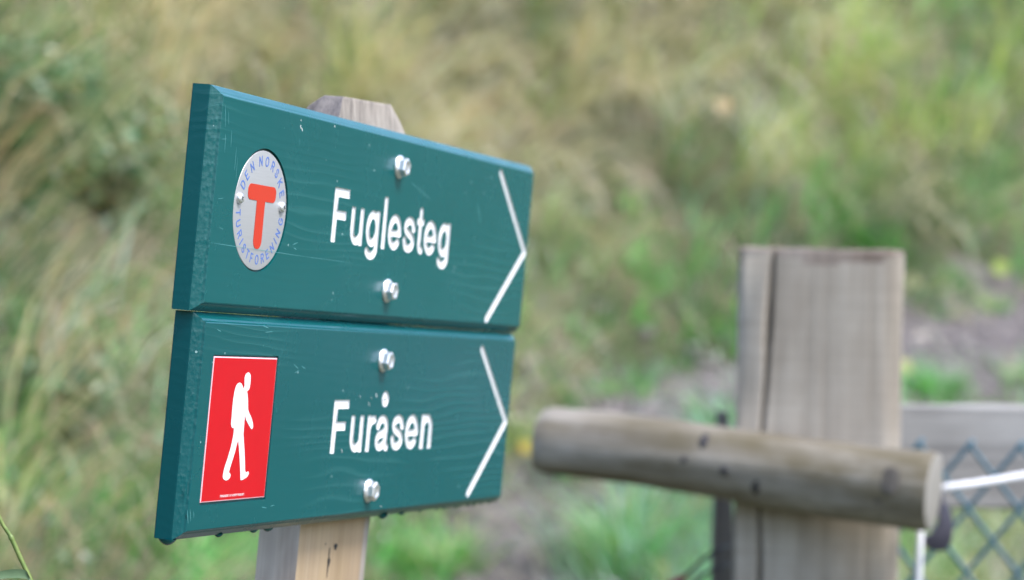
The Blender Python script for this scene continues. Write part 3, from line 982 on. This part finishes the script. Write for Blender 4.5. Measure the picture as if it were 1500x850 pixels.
def field(n_per, is_dry, name, label, mat):
    share = dry if is_dry else (1 - dry)
    cnt = rng.poisson(n_per * share)
    I = np.repeat(np.arange(len(TP)), cnt)
    N = len(I)
    off = rng.normal(0, .026, (N, 2))
    P = TP[I].copy(); P[:, :2] += off; P[:, 2] = height(P[:, 0], P[:, 1]) - .01
    own = np.arctan2(off[:, 1], off[:, 0]) + rng.normal(0, .5, N)
    k_ = ((1.9 if is_dry else .7) * slope * np.exp(rng.normal(0, .4, len(TP))))[I]
    hx = .6 * np.cos(own) + k_ * np.cos(flow[I]); hy = .6 * np.sin(own) + k_ * np.sin(flow[I])
    az = np.arctan2(hy, hx)
    if is_dry:
        L = rng.uniform(.30, .66, N) * size[I]; w = rng.uniform(.0026, .0058, N)
        lay = np.clip((TP[I, 0] + 1.0) / 1.2, 0, 1)
        th0 = rng.uniform(.2, .8, N) + .45 * lay; bend = rng.uniform(1.2, 2.5, N) - .3 * lay
        pal = np.array([TONE['tan'], TONE['tan'], TONE['pink'], TONE['straw'], (.41, .36, .22)])
        rust = np.array([(.46, .33, .22), (.50, .37, .25), (.40, .29, .17), (.54, .45, .32)])
        base_ = np.where((rng.random(len(TP)) < np.clip(.75 - (tpx - 100) / 700, .08, .75))[:, None], rust[rng.integers(0, 4, len(TP))], pal[rng.integers(0, len(pal), len(TP))])
        c = (base_ * 1.12 * tone_dry[:, None])[I] * np.exp(rng.normal(0, .12, (N, 1)))
    else:
        L = rng.uniform(.12, .34, N) * size[I]; w = rng.uniform(.0034, .0078, N)
        th0 = rng.uniform(.0, .6, N); bend = rng.uniform(.4, 2.1, N)
        c = green[I] * np.exp(rng.normal(0, .16, (N, 1))) * np.exp(rng.normal(0, .06, (N, 3)))
        al = rng.random(N) < .07
        c[al] = np.array(TONE['teal']) * np.exp(rng.normal(0, .15, (al.sum(), 1)))
    near = np.clip((np.abs(s_t[I]) - .05) / .35, .5, 1)
    L = L * near
    V, F, C, fade = blades(P, az, L, w, th0, bend, c)
    C = C.reshape(N, -1, 3)
    if not is_dry:        # blades bleach towards their tips
        tip = np.array((.20, .20, .08)); C = C * (1 - .25 * fade ** 2) + tip * .25 * fade ** 2
    o = np_mesh(name, V, F, mat, col=np.clip(C.reshape(-1, 3), 0, .8))
    return tag(o, label, 'grass', kind='stuff')


field(19, True, 'dry_grass', 'long dry tan grass hanging down over the bank', M_GRASS)
field(19, False, 'green_grass', 'soft green grass growing all over the hillside', M_GRASS)


# small round-leaved herbs between the grass
def leaves(P, nrm, size, col):
    """small pointed oval leaves, each folded a little along its rib"""
    N = len(P)
    a = rng.normal(0, 1, (N, 3)); a -= nrm * (a * nrm).sum(1, keepdims=True); a /= np.linalg.norm(a, axis=1)[:, None]
    b = np.cross(nrm, a)
    sh = [(-1, 0, 0), (-.35, .52, .10), (.35, .46, .10), (1, 0, -.12), (.35, -.46, .10), (-.35, -.52, .10), (0, 0, -.03)]
    V = np.stack([P + size[:, None] * (u * a + v * b + w * nrm) for u, v, w in sh], 1)
    base = (np.arange(N) * 7)[:, None]
    F = np.concatenate([base + np.array([[0, 6, 1, 1]])[:, :3], base + np.array([[1, 6, 2]]), base + np.array([[2, 6, 3]]), base + np.array([[3, 6, 4]]), base + np.array([[4, 6, 5]]), base + np.array([[5, 6, 0]])])
    return V.reshape(-1, 3), F[:, ::-1], np.repeat(col, 7, 0)


I = rng.choice(len(TP), 9000)
hp = TP[I].copy(); hp[:, :2] += rng.normal(0, .09, (len(I), 2)); hp[:, 2] = height(hp[:, 0], hp[:, 1]) + rng.uniform(.03, .20, len(I))
hn = rng.normal(0, .5, hp.shape) + np.array([.1, -.5, .9]); hn /= np.linalg.norm(hn, axis=1)[:, None]
hc = green[I] * .8 * np.exp(rng.normal(0, .25, (len(I), 1)))
tl = rng.random(len(I)) < .15; hc[tl] = np.array((.13, .24, .16)) * np.exp(rng.normal(0, .2, (tl.sum(), 1)))
hc = np.minimum(hc, .24)
V, F, C = leaves(hp, hn, rng.uniform(.006, .014, len(I)), hc)
tag(np_mesh('ground_herbs', V, F, M_LEAF, col=np.clip(C, 0, .8)), 'small leafy herbs scattered through the grass', 'herbs', kind='stuff')


def ground_hit(px, py, d0=2.6 * K, d1=12 * K):
    ds = np.linspace(d0, d1, 700)
    pts = np.array([at(px, py, d) for d in ds])
    below = pts[:, 2] < height(pts[:, 0], pts[:, 1])
    return pts[int(np.argmax(below))]


# leafy shrubs at the left, tussocks by the path
M_STEM = plain('shrub_stem', (.10, .075, .045), .8, var=.2)


def shrub(name, px, py, rad, nleaf, palette, label, cat, group=None):
    rad = rad * K; nleaf = int(nleaf * 1.3)
    g0 = ground_hit(px, py)
    r0 = empty(name, Matrix.Translation(Vector(g0)))
    tag(r0, label, cat, group)
    mb = MB(); tips = []
    for q in range(16):
        a = rng.uniform(0, 2 * math.pi); le = rad * rng.uniform(.7, 1.25); out = rng.uniform(.25, .9)
        pts = spline([(0, 0, -.03), (out * le * .4 * math.cos(a), out * le * .4 * math.sin(a), le * .5), (out * le * math.cos(a), out * le * math.sin(a) - .1 * le, le * rng.uniform(.7, 1.0))], 5)
        tube(mb, pts, list(np.linspace(.004, .0012, len(pts))), 5)
        tips += [p for p in pts[3:]]
    mb.build('stems', M_STEM, r0, 60)
    tips = np.array(tips)
    P = tips[rng.integers(0, len(tips), nleaf)] + rng.normal(0, rad * .11, (nleaf, 3))
    nn = P / np.linalg.norm(P, axis=1)[:, None] * .5 + rng.normal(0, .5, P.shape) + np.array([0, -.2, .6]); nn /= np.linalg.norm(nn, axis=1)[:, None]
    pal = np.array(palette)
    c = pal[rng.integers(0, len(pal), nleaf)] * np.exp(rng.normal(0, .25, (nleaf, 1)))
    V, F, C = leaves(P, nn, rng.uniform(.010, .022, nleaf), c)
    np_mesh('foliage', V, F, M_LEAF, r0, np.clip(C, 0, .8))


DK = [(.045, .10, .025), (.07, .15, .035), (.10, .20, .06), (.13, .24, .13), (.06, .13, .04), (.18, .20, .07)]
shrub('leafy_shrub', 30, 250, .22, 700, DK[1:], 'leafy shrub at the far left edge, largest of the bushes on the bank', 'shrub', 'bushes on the bank')
shrub('leafy_shrub', 150, 330, .20, 650, DK[1:], 'pale-leaved bush just left of the upper sign board', 'shrub', 'bushes on the bank')
shrub('leafy_shrub', 90, 640, .13, 260, DK[2:], 'low bush left of the red hiker plate', 'shrub', 'bushes on the bank')


def tussock(px, py, n, L, tone, label, d0=3.0 * K):
    L = L * K
    g0 = ground_hit(px, py, d0)
    off = rng.normal(0, .05 * L / .3, (n, 2))
    P = np.stack([off[:, 0], off[:, 1], height(g0[0] + off[:, 0], g0[1] + off[:, 1]) - g0[2] - .012], 1)
    az = np.arctan2(off[:, 1], off[:, 0]) + rng.normal(0, .4, n)
    pal = np.array([TONE[t] for t in tone])
    c = pal[rng.integers(0, len(pal), n)] * np.exp(rng.normal(0, .22, (n, 1)))
    V, F, C, _ = blades(P, az, rng.uniform(.5, 1.15, n) * L, rng.uniform(.0035, .007, n), rng.uniform(0, .5, n), rng.uniform(.7, 2.3, n), c, 6)
    o = np_mesh('grass_tussock', V, F, M_GRASS, col=C)
    o.location = g0
    tag(o, label, 'tussock', 'tussocks beside the path')


tussock(930, 850, 420, .30, ['teal', 'lush', 'teal', 'mid', 'olive'], 'large green tussock below the log, drooping over the path')
tussock(1370, 590, 300, .15, ['lush', 'lush', 'mid'], 'small bright tuft between the thick post and the stony path')
tussock(640, 850, 260, .17, ['lush', 'lush', 'yg'], 'short bright tuft right of the plank signpost')
tussock(850, 700, 220, .20, ['lush', 'teal', 'olive'], 'green tuft behind the left end of the log')
tussock(1290, 380, 240, .20, ['lush', 'dark', 'mid'], 'dark green tuft above the stony path, behind the top of the thick post')


tussock(1455, 462, 90, .11, ['lush', 'yg', 'olive'], 'thin tuft in the middle of the bare earth near the right edge')
tussock(1492, 560, 120, .13, ['mid', 'teal', 'tan'], 'mixed tuft just above the plank rail at the right edge')
tussock(1400, 424, 110, .12, ['lush', 'dark', 'mid'], 'low tuft along the upper rim of the bare earth, right of the post top')


# fallen leaves caught in the grass
def fallen_leaf(px, py, s, col, label, lift=.12):
    s = s * K; lift = lift * K
    p = ground_hit(px, py) - 0
    v = EYE - p; v /= np.linalg.norm(v); p = p + v * lift
    mb = MB()
    rings = []
    for t in np.linspace(0, 1, 9):
        w = s * .42 * math.sin(math.pi * min(1, t * .97 + .015)) ** .8
        rings.append([(s * (t - .5), w * q, .10 * s * math.cos(t * 3) + .12 * abs(q) * w) for q in (-1, -.5, 0, .5, 1)])
    mb.grid(rings, False)
    tube(mb, [(-.5 * s, 0, .1 * s), (-.7 * s, .02 * s, .13 * s), (-.9 * s, .0, .1 * s)], .0012, 5)
    o = mb.build('fallen_leaf', plain('leaf_' + label.split()[0], col, .6, var=.2, nscale=60), None, 60)
    nrm = Vector(v).lerp(Vector((0, 0, 1)), .25).normalized()
    o.matrix_world = Matrix.Translation(Vector(p)) @ nrm.to_track_quat('Z', 'Y').to_matrix().to_4x4() @ Matrix.Rotation(random.uniform(0, 6), 4, 'Z')
    tag(o, label, 'leaf', 'fallen leaves in the grass')


fallen_leaf(113, 128, .062, (.62, .47, .18), 'yellow leaf caught among the dark bushes at the upper left')
fallen_leaf(1060, 154, .052, (.60, .40, .24), 'orange leaf hanging in the dry grass above the thick post')
fallen_leaf(772, 655, .040, (.62, .42, .03), 'golden leaf near the rounded left end of the log', .10)
fallen_leaf(1335, 414, .060, (.50, .44, .28), 'buff leaf at the edge of the stony path, right of the post top', .05)
fallen_leaf(1325, 538, .050, (.58, .48, .22), 'pale leaf lying on the small bright tuft by the post', .14)
fallen_leaf(1466, 392, .060, (.26, .34, .07), 'lime leaf above the stony path near the right edge', .10)
fallen_leaf(1350, 500, .060, (.45, .40, .33), 'greyish leaf lying on the stony path beside the thick post', .02)

# ------------------------------------------------------------------ fence post, log, rail, wire
DP = 2.908


def world_frame(px, py, d):
    return Matrix.Translation(Vector(at(px, py, d)))


pc = at(1204, 365, DP)            # middle of the post's top front edge
W2 = .0955
gz = float(height(pc[0], pc[1] + .08))
hp_ = pc[2] - gz
prof = []
for cx, cy, r, a0 in ((-W2 + .006, .006, .006, 180), (W2 - .024, .024, .024, 270), (W2 - .03, .155 - .03, .03, 0), (-W2 + .03, .155 - .03, .03, 90)):
    prof += [(cx + r * math.cos(R_(a)), cy + r * math.sin(R_(a))) for a in np.linspace(a0, a0 + 90, 7)]
# drying crack in the front face, on the left third
fi = 6
crack = [(-.0615, 0), (-.0592, .004), (-.0572, .024), (-.0556, .004), (-.0535, 0)]
prof = prof[:7] + crack + [(-.02, -.0006), (.02, -.0004)] + prof[7:]
zz = [-.25] + list(np.linspace(0, hp_ - .024, 28)) + [hp_ - .019, hp_ - .015, hp_ - .011, hp_ - .0075, hp_ - .0045, hp_ - .0015, hp_]
rings = []
for i, z in enumerate(zz):
    ins = {len(zz) - 1: .0025, len(zz) - 2: .0006}.get(i, 0)
    rg = []
    for j, (x, y) in enumerate(prof):
        wob = .0010 * math.sin(z * 17 + j) + .0006 * math.sin(z * 41 + j * 2.1)
        dx = -.002 + .0065 * math.sin((z - hp_) * 7.5 + .7) + .0012 * math.sin(z * 31) if 7 <= j < 12 else 0
        dx += {7: -1, 8: -.7, 10: .7, 11: 1}.get(j, 0) * (.0011 * math.sin(z * 19) + .0010 * math.sin(z * 47 + 1) + .0025 * (z / hp_ - .75))
        rg.append((x * (1 - ins * 6) + dx + wob, .075 + (y - .075) * (1 - ins * 6) + wob, z + (.002 * math.sin(j * 1.7) if i == len(zz) - 1 else 0)))
    rings.append(rg)
mb = MB()
n = len(prof)
mb.grid(rings, True, True, False, 0)
tb = [len(mb.v) - n + j for j in range(n)]
c0 = mb.add([(0, .075, hp_ + .003)], [], 1)
for j in range(n):
    mb.f.append((tb[j], tb[(j + 1) % n], c0)); mb.m.append(1)
# the damp brown rim just under the saw cut
for i, f in enumerate(mb.f):
    if mb.m[i] == 0 and len(f) == 4 and min(mb.v[q][2] for q in f) > hp_ - .0075 - .010 * max(0, math.sin(f[0] % n * .55 + 1.1) + .5 * math.sin(f[0] % n * 1.7)):
        mb.m[i] = 1
fpost = mb.build('fence_post', [M_POST, M_POSTTOP], None, 40, True)
fpost.matrix_world = Matrix.Translation(Vector((pc[0], pc[1], gz))) @ Matrix.Rotation(R_(-8), 4, 'Z')
tag(fpost, 'thick grey timber fence post with a long vertical crack, behind the log', 'fence post')

# log
A = at(795, 645, 2.975); B = at(1368, 719, 2.80)
ax = Vector(B - A); Ln = ax.length
xq = ax.to_track_quat('X', 'Z')
mb = MB()
rings = []
NL = 46; NS = 40
rA, rB = .0400, .0455
us = list(np.linspace(0, 1, NL))
for i, u in enumerate(us):
    x = u * Ln
    r = rA + (rB - rA) * u
    e0 = max(0, .009 - x) / .009
    r *= math.sqrt(max(.0, 1 - .16 * e0 ** 2))
    e1 = max(0, .003 - (Ln - x)) / .003
    r *= 1 - .04 * e1
    ring = []
    for a in np.linspace(0, 2 * math.pi, NS, endpoint=False):
        rr = r * (1 + .014 * math.sin(2 * a + u * 3) + .010 * math.sin(5 * a + u * 9) + .008 * math.sin(u * 31 + a * 2))
        ring.append((x, rr * math.cos(a), rr * math.sin(a) + .003 * math.sin(u * 6)))
    rings.append(ring)
mb.grid(rings, True, True, False, 0)
last = [len(mb.v) - NS + j for j in range(NS)]
prev = rings[-1]
cen = np.mean(np.array(prev), 0)
for sc_ in (.93, .6, .25):
    ring = [tuple(cen + (np.array(p) - cen) * sc_ + np.array([.0012 if sc_ < .93 else .0008, 0, 0])) for p in prev]
    b = mb.add(ring, [], 1)
    for j in range(NS):
        mb.f.append((last[j], last[(j + 1) % NS], b + (j + 1) % NS, b + j)); mb.m.append(1)
    last = [b + j for j in range(NS)]
mb.f.append(tuple(last)); mb.m.append(1)
log = mb.build('log', [M_LOG, M_LOGEND], None, 50, True)
LW = Matrix.Translation(Vector(A)) @ xq.to_matrix().to_4x4()
log.matrix_world = LW
tag(log, 'weathered round log fixed level across the thick grey post', 'log')
LI = LW.inverted()


def on_log(px, py, lift=0.0):
    """point of the log's surface seen at a place of the photograph"""
    o_ = LI @ Vector(EYE); d_ = (LI @ Vector(at(px, py, 3.0))) - o_
    for s in np.linspace(.85, 1.08, 900):
        p = o_ + d_ * s
        u = min(1, max(0, p.x / Ln))
        if math.hypot(p.y, p.z) < rA + (rB - rA) * u + lift:
            return p
    return o_ + d_


M_NAIL = plain('rusty_nail_head', (.06, .055, .065), .45, .6, var=.3)
for px, py, s in ((1032, 646, .0042), (1003, 673, .0034), (1061, 689, .0044), (1108, 714, .0040)):
    p = on_log(px, py)
    nrm = Vector((0, p.y, p.z)).normalized()
    mb = MB()
    lathe(mb, [(.0022, -.006), (.0022, .0008), (s, .0010), (s, .0022), (s * .6, .0030)], 0, 0, 14)
    # the rust-black ring the iron has drawn into the wood
    L = [(s * 1.9 * math.cos(a) * (1 + .3 * math.sin(2 * a + px)), s * 1.5 * math.sin(a), .0004) for a in np.linspace(0, 2 * math.pi, 18, endpoint=False)]
    mb.add(L, [tuple(range(18))], 1)
    o = mb.build('nail', [M_NAIL, M_HOLE], log, 40)
    o.matrix_local = Matrix.Translation(p) @ nrm.to_track_quat('Z', 'X').to_matrix().to_4x4()
M_KNOT = wood('knot_wood', (.045, .038, .032), (.085, .075, .065), (.13, .115, .10), 'X', 0, 90, seed=14)
for px, py, s in ((1304, 704, .0095), (1287, 746, .0085)):
    p = on_log(px, py); nrm = Vector((0, p.y, p.z)).normalized()
    mb = MB()
    rg = []
    for r, z in ((s * 1.3, -.0008), (s * 1.0, .0003), (s * .7, .0), (s * .4, .0004)):
        rg.append([(r * 1.25 * math.cos(a), r * math.sin(a), z) for a in np.linspace(0, 2 * math.pi, 16, endpoint=False)])
    mb.grid(rg, True, False, True)
    o = mb.build('knot', M_KNOT, log, 60)
    o.matrix_local = Matrix.Translation(p) @ nrm.to_track_quat('Z', 'X').to_matrix().to_4x4()

# wire fence: plank rail, narrow stile and chain-link mesh
DR = 3.14
r0 = at(1290, 592, DR); r1 = at(2300, 600, DR - .02)
root = empty('wire_fence', Matrix.Translation(Vector((r1[0] * .4 + r0[0] * .6, r0[1], float(height(r0[0] + .3, r0[1]))))))
tag(root, 'wire mesh fence with a grey plank rail, right of the thick post', 'fence')
RI = root.matrix_world.inverted()


def plank(name, a, b, hgt, th, mat, grain='X'):
    """board from a to b (top front edge), drop hgt, thickness th, in its own frame"""
    ax = Vector(b - a); L = ax.length
    mb = MB()
    be = .004
    sec = [(0, -be), (be, 0), (th - be, 0), (th, -be), (th, -hgt + be), (th - be, -hgt), (be, -hgt), (0, -hgt + be)]
    rg = []
    for u in np.linspace(0, 1, 24):
        rg.append([(u * L, y + .0008 * math.sin(u * 40 + i), z + .0012 * math.sin(u * 23 + i * 2)) for i, (y, z) in enumerate(sec)])
    mb.grid(rg, True, True, True)
    o = mb.build(name, mat, root, 30, True)
    o.matrix_world = Matrix.Translation(Vector(a)) @ ax.to_track_quat('X', 'Z').to_matrix().to_4x4()
    return o


plank('rail', r0, r1, .131, .032, M_RAIL)
s0 = at(1051, 603, 3.10)
mb = MB()
zt, zb = s0[2], float(height(s0[0], s0[1])) - .1
sec = [(-.0, 0), (.0225, 0), (.024, .002), (.024, .05), (0, .05)]
zn = at(1060, 660, 3.1)[2]
rings = [[(x * (1 if z < zn else .42) + (0 if z < zn else .003) + .0006 * math.sin(z * 30 + i), y, z) for i, (x, y) in enumerate(sec)] for z in np.linspace(zb, zt - .004, 14)] + [[(x * .38 + .0035, y, zt) for x, y in sec]]
mb.grid(rings, True, True, True)
o = mb.build('stile', M_STILE, root, 30, True)
o.matrix_world = Matrix.Translation(Vector((s0[0], s0[1], 0)))
# chain-link wires
w0 = at(1420, 651, 3.06)
pit = 74 / FPX * 3.06
hz = pit * .5; vz = 47 / FPX * 3.06
rowd = Vector((1, -.02, .006)).normalized()
mb = MB()
zbot = float(height(w0[0], w0[1])) - .02
nrow = int((w0[2] - zbot) / vz)
for c in range(-1, 9):
    for sgn in (0,):
        pts = []
        for rr in range(nrow + 1):
            side = 1 if (rr % 2 == 0) else -1
            # each wire zigzags one half-pitch either way and hooks its neighbour at every turn
            base = np.array(w0) + np.array(rowd) * (c * pit)
            p = base + np.array(rowd) * (0 if rr % 2 == 0 else hz * 1.0) + np.array([0, 0, -rr * vz])
            q = np.array([0, .0022 * side, 0])
            pts.append(p + q)
        # second family: mirrored zigzag
        pts2 = [np.array(w0) + np.array(rowd) * (c * pit) + np.array(rowd) * (0 if rr % 2 == 0 else -hz) + np.array([0, (.0022 if rr % 2 else -.0022) - .0026, -rr * vz]) for rr in range(nrow + 1)]
        for PP in (pts, pts2):
            Q = []
            for i, p in enumerate(PP):
                if 0 < i < len(PP) - 1:
                    Q += [p + (PP[i - 1] - p) * .10, p, p + (PP[i + 1] - p) * .10]
                else:
                    Q.append(p)
            tube(mb, Q, .0030, 7)
    tw = np.array(w0) + np.array(rowd) * (c * pit)      # twisted knuckle at the top
    tube(mb, [tw + np.array([-.004, -.003, -.006]), tw + np.array([0, -.005, .001]), tw + np.array([.005, 0, .004]), tw + np.array([.001, .004, .001]), tw + np.array([-.004, 0, -.006])], .0028, 7)
o = mb.build('wire_mesh', M_WIRE, root, 60)
o.matrix_world = Matrix.Identity(4)

# white cord round the log's end
P_ = [at(1750, 652, 2.95), at(1620, 676, 2.90), at(1500, 697, 2.87), at(1440, 707, 2.855), at(1384, 715, 2.845), at(1372, 722, 2.862), at(1356, 745, 2.885), at(1349, 770, 2.868), at(1347, 800, 2.85), at(1345, 850, 2.85), at(1342, 930, 2.85), at(1346, 1010, 2.86), at(1340, 1090, 2.87)]
mb = MB(); mbp = spline(P_, 8)
tube(mb, [p - P_[4] for p in mbp], [.0044 + .0004 * math.sin(i * 1.9) for i in range(len(mbp))], 10)
o = mb.build('cord', M_ROPE, None, 60)
o.location = P_[4]
tag(o, 'white cord looped behind the log end, one end hanging straight down', 'cord')

# dark latch hanging behind the log's end
c0 = at(1384, 774, 2.90)
mb = MB()
out_ = spline([(-.004, 0, .034), (.006, 0, .022), (.0098, 0, .0), (.006, 0, -.020), (-.004, 0, -.027), (-.020, 0, -.024), (-.026, 0, -.012), (-.016, 0, -.006), (-.009, 0, .006), (-.008, 0, .022)], 5)
for yy, s in ((0, 1.0),):
    cc = np.mean(np.array(out_), 0)
    ringF = lambda s_, y_: [tuple(cc + (np.array(p) - cc) * s_ + np.array([0, y_, 0])) for p in out_]
    mb.grid([ringF(.86, -.006), ringF(.97, -.005), ringF(1, -.002), ringF(1, .004), ringF(.93, .006)], True, True, True)
tube(mb, spline([(-.004, .0, .028), (-.006, .004, .044), (-.020, .006, .050), (-.034, .004, .040)], 6), .0028, 8)
M_LATCH = plain('dark_latch_metal', (.055, .052, .075), .35, .3, nscale=200, bump=.2, var=.3)
o = mb.build('latch', M_LATCH, None, 40, True)
o.location = c0
tag(o, 'dark metal latch hanging behind the cut end of the log', 'latch')

# dark cable ends beside the post
ca = at(1068, 818, 3.06)
rootc = empty('cable', Matrix.Translation(Vector(ca)))
tag(rootc, 'dark curved cable with a dull red tip beside the thick post', 'cable')
for name, PP in (('strand', [(1070, 800, 3.09), (1058, 803, 3.05), (1036, 815, 3.03), (1014, 834, 3.02), (1000, 850, 3.02), (985, 880, 3.03)]), ('strand', [(1072, 828, 3.09), (1058, 830, 3.05), (1038, 838, 3.03), (1020, 852, 3.02), (1000, 880, 3.03), (980, 930, 3.05)])):
    mb = MB(); q = spline([at(*p) - ca for p in PP], 6)
    tube(mb, q, .0022, 8)
    mb.build(name, M_CABLE, rootc, 60)
mb = MB()
q = spline([at(*p) - ca for p in ((1004, 846, 3.018), (992, 852, 3.015), (980, 862, 3.012))], 6)
tube(mb, q, list(np.linspace(.0042, .007, len(q))), 10)
mb.build('red_cap', M_REDCAP, rootc, 60)

# ------------------------------------------------------------------ foreground grass stem
k = NT('stem_green')
f = k.noise(k.vec((1, 1, 1)), 90, 3)
M_BLADE = k.out(k.ramp(f, [(.35, (.10, .17, .04)), (.65, (.20, .25, .07))]), .45, 0, None, Subsurface_Weight=.0)
DS = 1.60
S = [(-80, 585), (-40, 672), (0, 760), (9, 776), (16.5, 788), (30, 818), (44, 848), (60, 886), (90, 960), (150, 1150), (220, 1500), (280, 2100)]
S3 = [at(x, y, DS + .00004 * (y - 760)) for x, y in S]
gxy = S3[-1]; foot = np.array([gxy[0] + .05, gxy[1] + .02, float(height(gxy[0] + .05, gxy[1] + .02))])
S3.append(foot)
rs = empty('tall_grass', Matrix.Translation(Vector(foot)))
tag(rs, 'single green grass stem in sharp focus at the lower left corner', 'grass stem')
mb = MB(); q = spline(S3, 8)
rad = [.0016 if i > 30 else .0013 for i in range(len(q))]
nd = min(range(len(q)), key=lambda i: np.linalg.norm(q[i] - S3[4]))
for d_ in (-1, 0, 1):
    rad[nd + d_] = .0021 if d_ == 0 else .0016
tube(mb, [p - foot for p in q], rad, 10)
mb.build('stem', M_BLADE, rs, 60)
mb = MB()
LP = spline([at(*p) - foot for p in ((44, 848, DS), (38, 842, DS - .002), (22, 840.5, DS - .008), (0, 843, DS - .016), (-30, 852, DS - .03), (-70, 876, DS - .05))], 6)
rg = []
for i, p in enumerate(LP):
    t = i / (len(LP) - 1); w = .0033 * min(1, .35 + t * 5) * (1 - t ** 3) + .0002
    upv = np.array([-.15, -.45, .88]); 
    rg.append([p - upv * w, p + np.array([0, .001, 0]), p + upv * w])
mb.grid(rg, False)
M_BL2 = plain('leaf_blade_green', (.11, .18, .10), .4, nscale=300, var=.25, stretch=(1, 1, 6))
mb.build('leaf', M_BL2, rs, 60)

# ------------------------------------------------------------------ light
wd = bpy.data.worlds.new('World'); sc.world = wd; wd.use_nodes = True
nt = wd.node_tree
sky = nt.nodes.new('ShaderNodeTexSky'); sky.sky_type = 'NISHITA'; sky.sun_disc = False
SUN_EL, SUN_AZ = 56, 122            # azimuth clockwise from +Y (the camera looks along +Y): sun to the right and a little behind
sky.sun_elevation = R_(SUN_EL); sky.sun_rotation = R_(SUN_AZ)
sky.air_density = 1.0; sky.dust_density = 2.0; sky.ozone_density = 1.2
bg = nt.nodes['Background']; bg.inputs['Strength'].default_value = .15
nt.links.new(sky.outputs[0], bg.inputs['Color'])
sl = bpy.data.lights.new('sun', 'SUN'); so = bpy.data.objects.new('sun', sl); COL.objects.link(so)
sl.energy = 1.45; sl.angle = R_(16); sl.color = (1, .965, .915)
dv = Vector((math.sin(R_(SUN_AZ)) * math.cos(R_(SUN_EL)), math.cos(R_(SUN_AZ)) * math.cos(R_(SUN_EL)), math.sin(R_(SUN_EL))))
so.rotation_euler = dv.to_track_quat('Z', 'Y').to_euler()
so.location = (2, -2, 8)

sc.view_settings.view_transform = 'Standard'
sc.view_settings.look = 'None'
sc.view_settings.exposure = 1.62
sc.view_settings.gamma = 1
sc.cycles.use_denoising = True
sc.cycles.denoiser = 'OPENIMAGEDENOISE'
sc.cycles.max_bounces = 10
sc.cycles.diffuse_bounces = 6
sc.cycles.glossy_bounces = 3
sc.cycles.transmission_bounces = 8
sc.cycles.use_adaptive_sampling = False
